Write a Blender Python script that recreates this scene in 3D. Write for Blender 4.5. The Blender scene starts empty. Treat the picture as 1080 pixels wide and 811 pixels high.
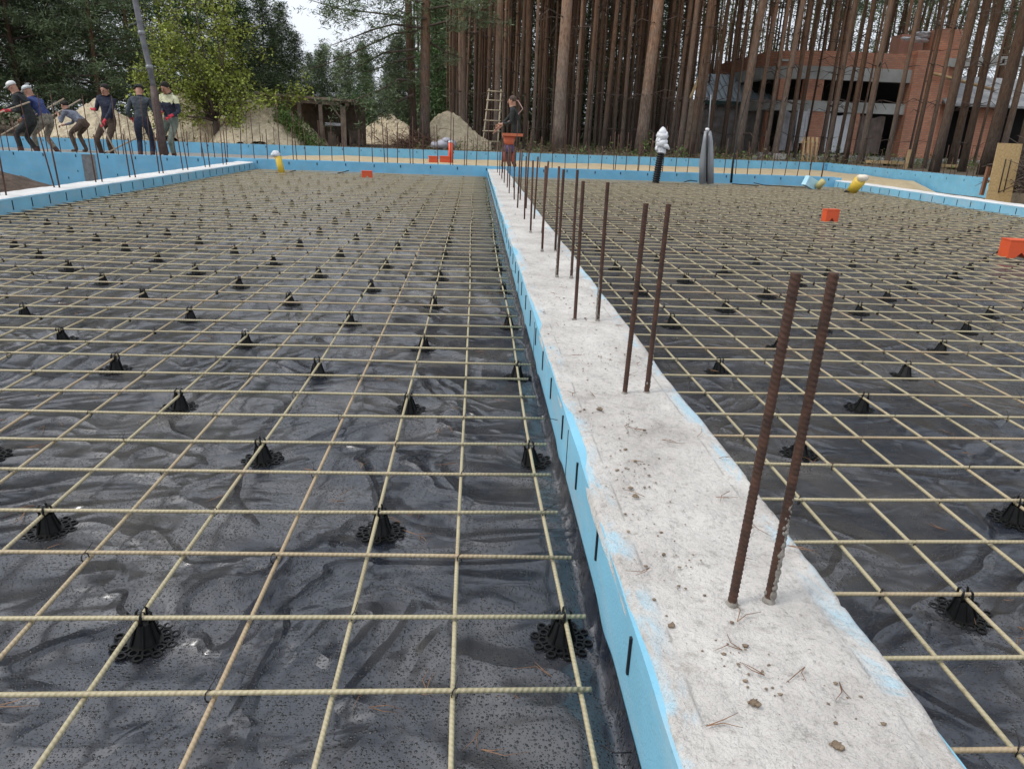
import bpy, bmesh, math, random
import numpy as np
from mathutils import Vector, Matrix
random.seed(7); rng = np.random.default_rng(7)
R = math.radians
scene = bpy.context.scene
col = scene.collection

# ------------------------------------------------------------------ camera
F, YAW, PITCH, ROLL, CH = 752.5, .0612, .3404, .0375, .95
def axes():
    f = np.array([math.sin(YAW)*math.cos(PITCH), math.cos(YAW)*math.cos(PITCH), -math.sin(PITCH)])
    r = np.array([math.cos(YAW), -math.sin(YAW), 0.]); u = np.cross(r, f)
    c, s = math.cos(ROLL), math.sin(ROLL)
    return c*r+s*u, -s*r+c*u, f
AX = axes()
cam = bpy.data.objects.new('camera', bpy.data.cameras.new('camera')); col.objects.link(cam)
m = Matrix.Identity(4)
for i in range(3):
    m[i][0] = AX[0][i]; m[i][1] = AX[1][i]; m[i][2] = -AX[2][i]
m[0][3], m[1][3], m[2][3] = 0, 0, CH
cam.matrix_world = m
cam.data.sensor_width = 36; cam.data.lens = F/1080*36
cam.data.clip_start = .02; cam.data.clip_end = 800
scene.camera = cam

# ------------------------------------------------------------------ sky, sun, exposure
W = bpy.data.worlds.new('World'); scene.world = W; W.use_nodes = True
nt = W.node_tree; nt.nodes.clear()
sky = nt.nodes.new('ShaderNodeTexSky'); sky.sky_type = 'NISHITA'; sky.sun_disc = False
sky.sun_elevation = R(52); sky.sun_rotation = R(-60); sky.dust_density = 4; sky.air_density = 1.2
hsv = nt.nodes.new('ShaderNodeHueSaturation'); hsv.inputs['Saturation'].default_value = .22
mx = nt.nodes.new('ShaderNodeMixRGB'); mx.inputs[0].default_value = .6
mx.inputs[2].default_value = (8.35, 9.0, 10.1, 1)          # even cloud deck
bg = nt.nodes.new('ShaderNodeBackground'); bg.inputs[1].default_value = .1
wo = nt.nodes.new('ShaderNodeOutputWorld')
L = nt.links.new
L(sky.outputs[0], hsv.inputs['Color']); L(hsv.outputs[0], mx.inputs[1]); L(mx.outputs[0], bg.inputs[0]); L(bg.outputs[0], wo.inputs[0])
sd = bpy.data.lights.new('sun', 'SUN'); sd.energy = 1.2; sd.angle = R(14); sd.color = (1, .96, .9)
so = bpy.data.objects.new('sun', sd); col.objects.link(so)
so.rotation_euler = (R(38), 0, R(-120+0)); 
# sun stands to the left and slightly behind the camera
d = Vector((math.sin(R(-60))*math.cos(R(52)), math.cos(R(-60))*math.cos(R(52))*-0.6, math.sin(R(52))))
so.rotation_euler = d.to_track_quat('Z', 'Y').to_euler()
scene.view_settings.view_transform = 'Standard'; scene.view_settings.look = 'None'
scene.view_settings.gamma = 1; scene.view_settings.exposure = .48

# ------------------------------------------------------------------ helpers
def at(u, v, Y):
    """point at depth Y (metres ahead) seen at picture position u, v"""
    a, b = (u-540)/F, (405.5-v)/F
    d = [a*AX[0][i]+b*AX[1][i]+AX[2][i] for i in range(3)]
    t = Y/d[1]
    return Vector((d[0]*t, Y, CH+d[2]*t))
def px(p):
    q = np.array([p[0], p[1], p[2]-CH]); z = q@AX[2]
    return 540+F*(q@AX[0])/z, 405.5-F*(q@AX[1])/z

class MB:
    def __init__(s): s.v = []; s.f = []; s.uv = []; s.mi = []; s.m = 0
    def add(s, vs, fs, uvs=None):
        o = len(s.v); s.v += [tuple(x) for x in vs]
        for i, f in enumerate(fs):
            s.f.append(tuple(o+k for k in f)); s.mi.append(s.m)
            s.uv.append(uvs[i] if uvs else [(0, 0)]*len(f))
        return s
    def box(s, x0, y0, z0, x1, y1, z1, rz=0, rx=0, ry=0):
        c = Vector(((x0+x1)/2, (y0+y1)/2, (z0+z1)/2))
        M = Matrix.Rotation(rz, 3, 'Z') @ Matrix.Rotation(rx, 3, 'X') @ Matrix.Rotation(ry, 3, 'Y')
        vs = []
        for x in (x0, x1):
            for y in (y0, y1):
                for z in (z0, z1):
                    vs.append(c+M@(Vector((x, y, z))-c))
        return s.add(vs, [(0,1,3,2),(4,6,7,5),(0,4,5,1),(2,3,7,6),(0,2,6,4),(1,5,7,3)])
    def tube(s, pts, rad, n=6, cap=True, closed=False):
        pts = [Vector(p) for p in pts]; k = len(pts)
        if not hasattr(rad, '__len__'): rad = [rad]*k
        t0 = (pts[1]-pts[0]).normalized(); a = t0.orthogonal().normalized()
        vs = []; ulen = [0]
        for i in range(k):
            if closed: t = (pts[(i+1) % k]-pts[i-1]).normalized()
            else: t = (pts[min(i+1, k-1)]-pts[max(i-1, 0)]).normalized()
            a = (a-t*a.dot(t)); a = a.normalized() if a.length > 1e-6 else t.orthogonal().normalized()
            b = t.cross(a)
            for j in range(n):
                w = 2*math.pi*j/n
                vs.append(pts[i]+(a*math.cos(w)+b*math.sin(w))*rad[i])
            if i: ulen.append(ulen[-1]+(pts[i]-pts[i-1]).length)
        fs = []; uv = []
        for i in range(k if closed else k-1):
            i2 = (i+1) % k
            for j in range(n):
                j2 = (j+1) % n
                fs.append((i*n+j, i*n+j2, i2*n+j2, i2*n+j))
                ua, ub = ulen[i], ulen[i2] if i2 else ulen[-1]
                uv.append([(ua, j/n), (ua, (j+1)/n), (ub, (j+1)/n), (ub, j/n)])
        if cap and not closed:
            fs.append(tuple(range(n-1, -1, -1))); uv.append([(0, 0)]*n)
            fs.append(tuple((k-1)*n+j for j in range(n))); uv.append([(0, 0)]*n)
        return s.add(vs, fs, uv)
    def blob(s, c, r, n=8, m_=5, jit=.15):
        """a lumpy ball with radii r"""
        vs = [(c[0], c[1], c[2]-r[2])]
        for i in range(1, m_):
            p = math.pi*i/m_
            for j in range(n):
                q = 2*math.pi*j/n; k = 1+random.uniform(-jit, jit)
                vs.append((c[0]+r[0]*k*math.sin(p)*math.cos(q), c[1]+r[1]*k*math.sin(p)*math.sin(q), c[2]-r[2]*k*math.cos(p)))
        vs.append((c[0], c[1], c[2]+r[2])); fs = []
        for j in range(n):
            j2 = (j+1) % n
            fs.append((0, 1+j2, 1+j)); fs.append((len(vs)-1, 1+(m_-2)*n+j, 1+(m_-2)*n+j2))
            for i in range(m_-2):
                fs.append((1+i*n+j, 1+i*n+j2, 1+(i+1)*n+j2, 1+(i+1)*n+j))
        return s.add(vs, fs)
    def mesh(s, name, mats, smooth=True):
        me = bpy.data.meshes.new(name); me.from_pydata(s.v, [], s.f)
        ul = me.uv_layers.new(name='UVMap')
        flat = [c for f in s.uv for p in f for c in p]
        ul.data.foreach_set('uv', flat)
        for q in (mats if isinstance(mats, (list, tuple)) else [mats]): me.materials.append(q)
        me.polygons.foreach_set('material_index', s.mi)
        me.polygons.foreach_set('use_smooth', [smooth]*len(s.f)); me.update()
        return me
    def build(s, name, mats, parent=None, smooth=True, **kw):
        return link(name, s.mesh(name, mats, smooth), parent, **kw)
def link(name, me, parent=None, loc=None, rz=0, **kw):
    o = bpy.data.objects.new(name, me); col.objects.link(o)
    if parent: o.parent = parent
    if loc is not None: o.location = loc
    if rz: o.rotation_euler[2] = rz
    return tag(o, **kw)
def tag(o, label=None, cat=None, group=None, kind=None):
    if label: o['label'] = label
    if cat: o['category'] = cat
    if group: o['group'] = group
    if kind: o['kind'] = kind
    return o
def empty(name, loc=(0, 0, 0), rz=0, **kw):
    o = bpy.data.objects.new(name, None); col.objects.link(o); o.location = loc; o.rotation_euler[2] = rz
    o.empty_display_size = .1
    return tag(o, **kw)
def mesh_np(name, V, Fc, mat, smooth=True):
    """quads or triangles from arrays"""
    V = np.asarray(V, np.float32); Fc = np.asarray(Fc, np.int32); k = Fc.shape[1]
    me = bpy.data.meshes.new(name)
    me.vertices.add(len(V)); me.vertices.foreach_set('co', V.ravel())
    me.loops.add(Fc.size); me.loops.foreach_set('vertex_index', Fc.ravel())
    me.polygons.add(len(Fc)); me.polygons.foreach_set('loop_start', np.arange(0, Fc.size, k, dtype=np.int32))
    me.polygons.foreach_set('loop_total', np.full(len(Fc), k, np.int32))
    me.polygons.foreach_set('use_smooth', [smooth]*len(Fc))
    me.materials.append(mat); me.update(calc_edges=True); me.validate()
    return me
def grid_mesh(name, xs, ys, Z, mat, X=None, Y=None):
    gx, gy = np.meshgrid(xs, ys)
    if X is not None: gx = X
    if Y is not None: gy = Y
    V = np.stack([gx, gy, Z], -1).reshape(-1, 3)
    nx, ny = len(xs), len(ys)
    i = np.arange(nx-1)[None]+np.arange(ny-1)[:, None]*nx
    Fc = np.stack([i, i+1, i+nx+1, i+nx], -1).reshape(-1, 4)
    return mesh_np(name, V, Fc, mat)
_T = rng.random((256, 256))
def vn(x, y):
    """smooth value noise 0..1"""
    x = np.asarray(x, float); y = np.asarray(y, float)
    xi = np.floor(x).astype(int); yi = np.floor(y).astype(int); fx = x-xi; fy = y-yi
    fx = fx*fx*(3-2*fx); fy = fy*fy*(3-2*fy)
    a = _T[yi % 256, xi % 256]; b = _T[yi % 256, (xi+1) % 256]; c = _T[(yi+1) % 256, xi % 256]; d = _T[(yi+1) % 256, (xi+1) % 256]
    return (a*(1-fx)+b*fx)*(1-fy)+(c*(1-fx)+d*fx)*fy
def fbm(x, y, o=4):
    s = 0; a = .5; t = 0
    for i in range(o):
        s = s+a*vn(x*2**i+17.3*i, y*2**i+5.1*i); t += a; a *= .5
    return s/t
ONES = ['', 'first', 'second', 'third', 'fourth', 'fifth', 'sixth', 'seventh', 'eighth', 'ninth', 'tenth', 'eleventh', 'twelfth',
        'thirteenth', 'fourteenth', 'fifteenth', 'sixteenth', 'seventeenth', 'eighteenth', 'nineteenth']
TENS = ['', '', 'twenty', 'thirty', 'forty', 'fifty', 'sixty', 'seventy', 'eighty', 'ninety']
def nth(n):
    if n > 100: return 'hundred-'+nth(n-100)
    if n == 100: return 'hundredth'
    if n < 20: return ONES[n]
    if n % 10 == 0: return TENS[n//10].replace('ty', 'tieth')
    return TENS[n//10]+'-'+ONES[n % 10]

# ------------------------------------------------------------------ materials
def nodes(name):
    m = bpy.data.materials.new(name); m.use_nodes = True
    n = m.node_tree.nodes; b = n['Principled BSDF']
    return m, m.node_tree, n, b
def ramp(t, fac, stops):
    r = t.nodes.new('ShaderNodeValToRGB'); e = r.color_ramp.elements
    while len(e) < len(stops): e.new(.5)
    for q, (p, c) in zip(e, stops): q.position = p; q.color = (*c, 1) if len(c) == 3 else c
    t.links.new(fac, r.inputs[0]); return r.outputs[0]
def noise(t, sc, det=4, rough=.6, vec=None, dist=0):
    n = t.nodes.new('ShaderNodeTexNoise'); n.inputs['Scale'].default_value = sc; n.inputs['Detail'].default_value = det
    n.inputs['Roughness'].default_value = rough; n.inputs['Distortion'].default_value = dist
    if vec is not None: t.links.new(vec, n.inputs['Vector'])
    return n.outputs['Fac']
def coord(t, kind='Object', scale=None):
    c = t.nodes.new('ShaderNodeTexCoord').outputs[kind]
    if scale:
        mp = t.nodes.new('ShaderNodeMapping'); mp.inputs['Scale'].default_value = scale; t.links.new(c, mp.inputs[0]); return mp.outputs[0]
    return c
def bump(t, b, h, dist=.002, strength=1, prev=None):
    n = t.nodes.new('ShaderNodeBump'); n.inputs['Distance'].default_value = dist; n.inputs['Strength'].default_value = strength
    t.links.new(h, n.inputs['Height'])
    if prev is not None: t.links.new(prev, n.inputs['Normal'])
    if b is not None: t.links.new(n.outputs[0], b.inputs['Normal'])
    return n.outputs[0]
def math_(t, op, a, b=None, c=None):
    n = t.nodes.new('ShaderNodeMath'); n.operation = op
    for i, q in enumerate((a, b, c)):
        if q is None: continue
        if isinstance(q, (int, float)): n.inputs[i].default_value = q
        else: t.links.new(q, n.inputs[i])
    return n.outputs[0]
def mix(t, f, a, b, mode='MIX'):
    n = t.nodes.new('ShaderNodeMixRGB'); n.blend_type = mode
    for i, q in enumerate((f, a, b)):
        if isinstance(q, (int, float)): n.inputs[i].default_value = q
        elif isinstance(q, tuple): n.inputs[i].default_value = (*q, 1) if len(q) == 3 else q
        else: t.links.new(q, n.inputs[i])
    return n.outputs[0]
def mat(name, c1, c2=None, sc=8, rough=.7, bsc=None, bd=.002, metal=0, spec=None, det=4, kind='Object', lo=.3, hi=.7, two=False, info=0):
    m, t, n, b = nodes(name)
    b.inputs['Roughness'].default_value = rough; b.inputs['Metallic'].default_value = metal
    if spec is not None: b.inputs['Specular IOR Level'].default_value = spec
    v = coord(t, kind)
    out = None
    if c2: out = ramp(t, noise(t, sc, det, vec=v), [(lo, c1), (hi, c2)])
    if info:
        oi = t.nodes.new('ShaderNodeObjectInfo').outputs['Random']
        k = math_(t, 'MULTIPLY_ADD', oi, info*2, 1-info)
        h = t.nodes.new('ShaderNodeHueSaturation'); t.links.new(k, h.inputs['Value'])
        if out is not None: t.links.new(out, h.inputs['Color'])
        else: h.inputs['Color'].default_value = (*c1, 1)
        out = h.outputs[0]
    if out is not None: t.links.new(out, b.inputs['Base Color'])
    else: b.inputs['Base Color'].default_value = (*c1, 1)
    if bsc: bump(t, b, noise(t, bsc, 5, vec=v), bd)
    return m

def film_mat():
    m, t, n, b = nodes('black_film')
    v = coord(t)
    # rain drops: small domes of water scattered over the foil
    h = None
    sep = t.nodes.new('ShaderNodeSeparateColor')
    for sc, rr, dens in ((130, .36, .6), (240, .34, .6)):
        vo = t.nodes.new('ShaderNodeTexVoronoi'); vo.inputs['Scale'].default_value = sc; vo.inputs['Randomness'].default_value = 1
        vo.voronoi_dimensions = '2D'
        t.links.new(v, vo.inputs['Vector'])
        sp = t.nodes.new('ShaderNodeSeparateColor'); t.links.new(vo.outputs['Color'], sp.inputs[0])
        rad = math_(t, 'MULTIPLY', math_(t, 'MULTIPLY_ADD', sp.outputs[0], .8, .3), rr)
        rad = math_(t, 'MULTIPLY', rad, math_(t, 'LESS_THAN', sp.outputs[1], dens))
        q = math_(t, 'SUBTRACT', math_(t, 'MULTIPLY', rad, rad), math_(t, 'MULTIPLY', vo.outputs['Distance'], vo.outputs['Distance']))
        q = math_(t, 'SQRT', math_(t, 'MAXIMUM', q, 0.0))
        q = math_(t, 'MULTIPLY', q, 1.0/sc*.85)
        h = q if h is None else math_(t, 'MAXIMUM', h, q)
    isdrop = math_(t, 'GREATER_THAN', h, .00005)
    wr = noise(t, 4.2, 2, .45, coord(t, scale=(.8, 1.2, 1)), 1.1)
    fold = math_(t, 'ABSOLUTE', math_(t, 'SUBTRACT', noise(t, 1.7, 2, .5, v, 1.4), .5))
    fold = ramp(t, fold, [(0, (1, 1, 1)), (.05, (.25, .25, .25)), (.12, (0, 0, 0))])
    n1 = bump(t, None, wr, .025)
    n1 = bump(t, None, fold, .014, 1, n1)
    bump(t, b, h, 1.0, 1.0, n1)
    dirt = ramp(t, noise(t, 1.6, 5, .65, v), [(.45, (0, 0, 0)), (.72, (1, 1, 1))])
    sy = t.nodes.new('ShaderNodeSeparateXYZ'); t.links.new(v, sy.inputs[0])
    far = ramp(t, math_(t, 'MULTIPLY', sy.outputs[1], .1), [(.28, (.0, .0, .0)), (1.0, (.85, .85, .85))])   # far end paler: dust plus sky sheen put into the colour
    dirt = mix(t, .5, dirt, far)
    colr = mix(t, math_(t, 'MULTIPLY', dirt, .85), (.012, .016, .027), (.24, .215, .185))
    t.links.new(mix(t, isdrop, colr, (.006, .006, .007)), b.inputs['Base Color'])
    rg = math_(t, 'MULTIPLY_ADD', noise(t, 5, 4, .6, v), .26, .12)
    rg = math_(t, 'MULTIPLY', rg, math_(t, 'SUBTRACT', 1.0, math_(t, 'MULTIPLY', isdrop, .8)))
    t.links.new(rg, b.inputs['Roughness'])
    b.inputs['Specular IOR Level'].default_value = 1.0
    return m
def rod_mat():
    m, t, n, b = nodes('fibreglass_rod')
    uv = coord(t, 'UV'); s = t.nodes.new('ShaderNodeSeparateXYZ'); t.links.new(uv, s.inputs[0])
    ph = math_(t, 'ADD', math_(t, 'MULTIPLY', s.outputs[0], 95.0), s.outputs[1])
    w = math_(t, 'SINE', math_(t, 'MULTIPLY', ph, 6.28318))
    g = math_(t, 'MULTIPLY_ADD', w, .5, .5)
    oc = coord(t)
    c = ramp(t, noise(t, 3.5, 5, .6, oc), [(.3, (.33, .275, .155)), (.55, (.43, .37, .225)), (.75, (.39, .285, .17))])
    c = mix(t, math_(t, 'MULTIPLY', g, .25), c, (.58, .53, .39))
    oi = t.nodes.new('ShaderNodeObjectInfo').outputs['Random']
    c = mix(t, ramp(t, oi, [(0, (0, 0, 0)), (.75, (.08, .08, .08)), (1, (.5, .5, .5))]), c, (.40, .25, .15))
    c = mix(t, ramp(t, noise(t, 60, 3, .6, oc), [(.55, (0, 0, 0)), (.8, (.55, .55, .55))]), c, (.16, .12, .06))
    t.links.new(c, b.inputs['Base Color']); b.inputs['Roughness'].default_value = .5
    bump(t, b, g, .0008)
    return m
def steel_mat(name='rusty_steel', a=(.036, .018, .013), c=(.13, .056, .032)):
    m, t, n, b = nodes(name)
    uv = coord(t, 'UV'); s = t.nodes.new('ShaderNodeSeparateXYZ'); t.links.new(uv, s.inputs[0])
    ph = math_(t, 'ADD', math_(t, 'MULTIPLY', s.outputs[0], 110.0), math_(t, 'MULTIPLY', s.outputs[1], 2.0))
    w = math_(t, 'SINE', math_(t, 'MULTIPLY', ph, 6.28318))
    oc = coord(t)
    cc = ramp(t, noise(t, 35, 6, .7, oc), [(.3, a), (.7, c)])
    t.links.new(cc, b.inputs['Base Color']); b.inputs['Roughness'].default_value = .75
    h = math_(t, 'MULTIPLY_ADD', w, .5, .5)
    bump(t, b, noise(t, 400, 3, .6, oc), .0006, .8, bump(t, None, h, .001))
    return m
def foam_mat(name, base, dirt=.35):
    m, t, n, b = nodes(name)
    v = coord(t)
    a = tuple(x*.86 for x in base); c = tuple(min(1, x*1.1) for x in base)
    o = ramp(t, noise(t, 3, 5, .6, v), [(.3, a), (.7, c)])
    # cement wiped over the board in streaks that run along and down it
    st = ramp(t, noise(t, 4.0, 6, .7, coord(t, scale=(1, .5, 2.2)), .6), [(.47, (0, 0, 0)), (.68, (1, 1, 1))])
    o = mix(t, math_(t, 'MULTIPLY', st, dirt), o, (.46, .49, .49))
    sp = ramp(t, noise(t, 90, 3, .6, v), [(.66, (0, 0, 0)), (.74, (.6, .6, .6))])
    o = mix(t, sp, o, (.12, .22, .3))
    t.links.new(o, b.inputs['Base Color']); b.inputs['Roughness'].default_value = .62
    bump(t, b, noise(t, 160, 3, .6, v), .0012)
    return m
def beam_top_mat():
    m, t, n, b = nodes('beam_concrete')
    v = coord(t)
    big = ramp(t, noise(t, 3.3, 6, .68, v, .4), [(.28, (.36, .335, .305)), (.44, (.53, .50, .465)), (.66, (.67, .64, .595))])
    fine = ramp(t, noise(t, 55, 4, .75, v), [(.30, (.50, .49, .47)), (.47, (.95, .95, .95)), (.7, (1.0, 1.0, 1.0))])
    o = mix(t, .75, big, fine, 'MULTIPLY')
    # brown dirt trodden on
    dr = ramp(t, noise(t, 7, 6, .8, v, .8), [(.60, (0, 0, 0)), (.72, (1, 1, 1))])
    o = mix(t, math_(t, 'MULTIPLY', dr, .5), o, (.27, .2, .14))
    pit = t.nodes.new('ShaderNodeTexVoronoi'); pit.inputs['Scale'].default_value = 48; t.links.new(v, pit.inputs['Vector'])
    pm = ramp(t, pit.outputs['Distance'], [(.06, (1, 1, 1)), (.13, (0, 0, 0))])
    sel = ramp(t, noise(t, 9, 2, .5, v), [(.5, (0, 0, 0)), (.56, (1, 1, 1))])
    pm = mix(t, 1, pm, sel, 'MULTIPLY')
    o = mix(t, math_(t, 'MULTIPLY', pm, .35), o, (.2, .18, .16))
    # bare foam where the slurry has not covered the board tops
    s = t.nodes.new('ShaderNodeSeparateXYZ'); t.links.new(v, s.inputs[0])
    dx = math_(t, 'ABSOLUTE', math_(t, 'SUBTRACT', s.outputs[0], .462))
    edge = ramp(t, dx, [(.135, (0, 0, 0)), (.165, (1, 1, 1))])
    pn = ramp(t, noise(t, 5.5, 6, .72, coord(t, scale=(1.6, .7, 1)), .5), [(.50, (0, 0, 0)), (.60, (1, 1, 1))])
    o = mix(t, math_(t, 'MULTIPLY', mix(t, 1, edge, pn, 'MULTIPLY'), .8), o, (.40, .60, .70))
    cr = ramp(t, dx, [(.137, (0, 0, 0)), (.140, (1, 1, 1)), (.143, (0, 0, 0))])
    o = mix(t, math_(t, 'MULTIPLY', mix(t, 1, cr, sel, 'MULTIPLY'), .6), o, (.14, .13, .12))
    t.links.new(o, b.inputs['Base Color']); b.inputs['Roughness'].default_value = .85
    n1 = bump(t, None, noise(t, 16, 6, .7, v), .020)
    n2 = bump(t, None, noise(t, 130, 4, .7, v), .003, 1, n1)
    bump(t, b, pm, .003, -1 if False else .6, n2)
    return m
def brick_mat(name, c1, c2, mortar, along='X'):
    m, t, n, b = nodes(name)
    g = coord(t); s = t.nodes.new('ShaderNodeSeparateXYZ'); t.links.new(g, s.inputs[0])
    cb = t.nodes.new('ShaderNodeCombineXYZ')
    t.links.new(math_(t, 'ADD', s.outputs[0], s.outputs[1]), cb.inputs[0]); t.links.new(s.outputs[2], cb.inputs[1])
    br = t.nodes.new('ShaderNodeTexBrick'); t.links.new(cb.outputs[0], br.inputs['Vector'])
    br.inputs['Color1'].default_value = (*c1, 1); br.inputs['Color2'].default_value = (*c2, 1); br.inputs['Mortar'].default_value = (*mortar, 1)
    br.inputs['Scale'].default_value = 1; br.inputs['Brick Width'].default_value = .26; br.inputs['Row Height'].default_value = .085
    br.inputs['Mortar Size'].default_value = .009
    o = mix(t, ramp(t, noise(t, 1.3, 4, .6, g), [(.4, (0, 0, 0)), (.8, (.5, .5, .5))]), br.outputs['Color'], (.2, .14, .11))
    t.links.new(o, b.inputs['Base Color']); b.inputs['Roughness'].default_value = .9
    return m
def bark_mat():
    m, t, n, b = nodes('pine_bark')
    v = coord(t); s = t.nodes.new('ShaderNodeSeparateXYZ'); t.links.new(v, s.inputs[0])
    oi = t.nodes.new('ShaderNodeObjectInfo').outputs['Random']
    z = math_(t, 'ADD', s.outputs[2], math_(t, 'MULTIPLY', noise(t, 1.5, 4, .7, v), 3.0))
    z = math_(t, 'ADD', z, math_(t, 'MULTIPLY', oi, -2.2))
    up = ramp(t, math_(t, 'MULTIPLY', z, .1), [(.12, (0, 0, 0)), (.5, (1, 1, 1))])
    vs = coord(t, scale=(9, 9, 1.6))
    fl = noise(t, 3.2, 6, .75, vs, .5)
    low = ramp(t, fl, [(.3, (.040, .030, .025)), (.52, (.145, .108, .085)), (.75, (.26, .215, .175))])
    hi = ramp(t, fl, [(.3, (.10, .055, .034)), (.55, (.31, .175, .105)), (.78, (.48, .32, .20))])
    o = mix(t, up, low, hi)
    li = ramp(t, noise(t, 2.2, 5, .7, coord(t, scale=(2, 2, .8))), [(.48, (0, 0, 0)), (.62, (1, 1, 1))])       # grey flakes and lichen
    o = mix(t, math_(t, 'MULTIPLY', li, .32), o, (.21, .19, .165))
    w2 = t.nodes.new('ShaderNodeTexWhiteNoise'); w2.noise_dimensions = '1D'; t.links.new(oi, w2.inputs['W'])
    o = mix(t, math_(t, 'MULTIPLY', w2.outputs['Value'], .3), o, (.095, .085, .075))
    h = t.nodes.new('ShaderNodeHueSaturation'); t.links.new(math_(t, 'MULTIPLY_ADD', math_(t, 'POWER', oi, 1.3), 1.1, .42), h.inputs['Value']); t.links.new(o, h.inputs['Color'])
    t.links.new(h.outputs[0], b.inputs['Base Color']); b.inputs['Roughness'].default_value = .95
    b.inputs['Specular IOR Level'].default_value = .15
    bump(t, b, fl, .03)
    return m
def leaf_mat(name, c1, c2, sc=1.2, info=.25, trans=.0):
    m, t, n, b = nodes(name)
    g = t.nodes.new('ShaderNodeNewGeometry')
    o = ramp(t, g.outputs['Random Per Island'], [(0, c1), (1, c2)])
    big = ramp(t, noise(t, sc, 3, .6, coord(t)), [(.35, (.55, .55, .55)), (.65, (1.25, 1.25, 1.25))])
    o = mix(t, 1, o, big, 'MULTIPLY')
    oi = t.nodes.new('ShaderNodeObjectInfo').outputs['Random']
    h = t.nodes.new('ShaderNodeHueSaturation'); t.links.new(math_(t, 'MULTIPLY_ADD', oi, info*2, 1-info), h.inputs['Value']); t.links.new(o, h.inputs['Color'])
    t.links.new(h.outputs[0], b.inputs['Base Color']); b.inputs['Roughness'].default_value = .6
    b.inputs['Specular IOR Level'].default_value = .3
    if trans: b.inputs['Transmission Weight'].default_value = 0; b.inputs['Subsurface Weight'].default_value = 0
    return m

FILM = film_mat(); ROD = rod_mat(); RUST = steel_mat(); RUSTN = steel_mat('rusty_steel_ribbed', (.028, .015, .011), (.105, .046, .027))
BLUE = foam_mat('blue_foam', (.22, .51, .67), .42); BLUE2 = foam_mat('blue_foam_clean', (.17, .46, .66), .15)
BTOP = beam_top_mat()
CONC = mat('concrete', (.42, .41, .39), (.60, .59, .57), 5, .9, 40, .004)
CWHITE = mat('pale_concrete', (.55, .54, .52), (.72, .71, .69), 4, .9, 30, .006)
WETC = mat('fresh_concrete', (.22, .21, .19), (.33, .31, .28), 3, .5, 12, .02)
SAND = mat('sand', (.40, .31, .18), (.52, .42, .27), 2.5, .95, 20, .02)
SAND2 = mat('pile_sand', (.48, .39, .26), (.76, .65, .46), 5, .95, 9, .12)
SOIL = mat('dark_soil', (.05, .035, .025), (.13, .085, .06), 6, .95, 18, .03)
FLOOR = mat('forest_floor', (.06, .045, .03), (.16, .12, .075), 1.5, .95, 10, .04)
BLACKP = mat('black_plastic', (.005, .005, .005), (.010, .010, .010), 20, .5, spec=.3)
WIRE = mat('tie_wire', (.015, .012, .012), None, rough=.5)
SLOT = mat('slot_plastic', (.006, .008, .012), None, rough=.6)
CRUST = mat('cement_crust', (.15, .13, .11), (.34, .32, .285), 60, .95, 120, .003)
NEEDLE = mat('dry_needles', (.14, .06, .03), (.34, .19, .10), 30, .7)
DIRT = mat('dirt_clods', (.13, .09, .06), (.30, .23, .16), 60, .95, 150, .003)
ORANGE = mat('orange_plastic', (.72, .10, .025), (.62, .09, .03), 8, .45)
YELLOW = mat('yellow_plastic', (.75, .52, .04), (.62, .42, .05), 8, .5)
WHITEP = mat('white_film', (.78, .79, .80), (.62, .63, .65), 14, .35, 14, .02)
GREYPIPE = mat('grey_pipe', (.21, .22, .23), (.27, .28, .29), 4, .35)
OSB = mat('osb_board', (.36, .24, .11), (.55, .40, .20), 26, .8, 60, .002)
WOOD = mat('raw_timber', (.38, .25, .12), (.55, .40, .22), 6, .8)
OLDWOOD = mat('weathered_timber', (.12, .09, .065), (.26, .20, .15), 6, .9)
BARK = bark_mat()
BRICK = brick_mat('brick', (.58, .22, .12), (.68, .31, .18), (.30, .24, .20))
RINGC = mat('ring_beam_concrete', (.34, .34, .31), (.52, .52, .49), 1.1, .9)
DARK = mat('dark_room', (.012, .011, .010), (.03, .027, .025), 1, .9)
ROOFG = mat('grey_metal_roof', (.36, .43, .48), (.46, .52, .56), 1, .5)
SHING = mat('roof_shingles', (.22, .23, .24), (.42, .43, .43), 5, .8)
NGREEN = leaf_mat('pine_needles_green', (.070, .100, .048), (.19, .25, .125))
NGREEN2 = leaf_mat('young_pine_green', (.055, .105, .036), (.15, .25, .085))
BIRCH = leaf_mat('spring_leaves', (.14, .18, .025), (.34, .38, .07), 2.5, .1)
HERB = leaf_mat('herbs', (.05, .10, .02), (.16, .24, .06), 2, .1)
TWIG = mat('dead_twigs', (.05, .035, .028), (.13, .095, .075), 5, .9)

# ------------------------------------------------------------------ the ground: one sheet with the pit sunk in it
FAR = ((-14.5, 22.3), (12.5, 25.5))                 # outer far wall line
def far_y(x): return FAR[0][1]+(x-FAR[0][0])/(FAR[1][0]-FAR[0][0])*(FAR[1][1]-FAR[0][1])
def ground_z(x, y):
    x = np.asarray(x, float); y = np.asarray(y, float)
    base = .22+.18*(fbm(x*.25+40, y*.25+9)-.5)+.06*(fbm(x*1.7+3, y*1.7)-.5)
    base = base+np.clip((y-30)/60, 0, 3)*.5
    inside = (x > -14.3) & (x < 12.25) & (y < far_y(x)+.06) & (y > -6)
    return np.where(inside, -.75, base)
xs = np.unique(np.concatenate([np.linspace(-400, -40, 14), np.arange(-40, -14.6, 1.2), [-14.6, -14.3], np.arange(-14, 12.2, .9), [12.24, 12.34], np.arange(12.6, 40, .5), np.linspace(41, 400, 14)]))
ys = np.unique(np.concatenate([np.linspace(-300, -10, 10), [-6.1, -6], np.arange(-5, 21, 1.5), np.arange(21, 28, .25), np.arange(28, 60, .8), np.linspace(61, 600, 22)]))
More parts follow.
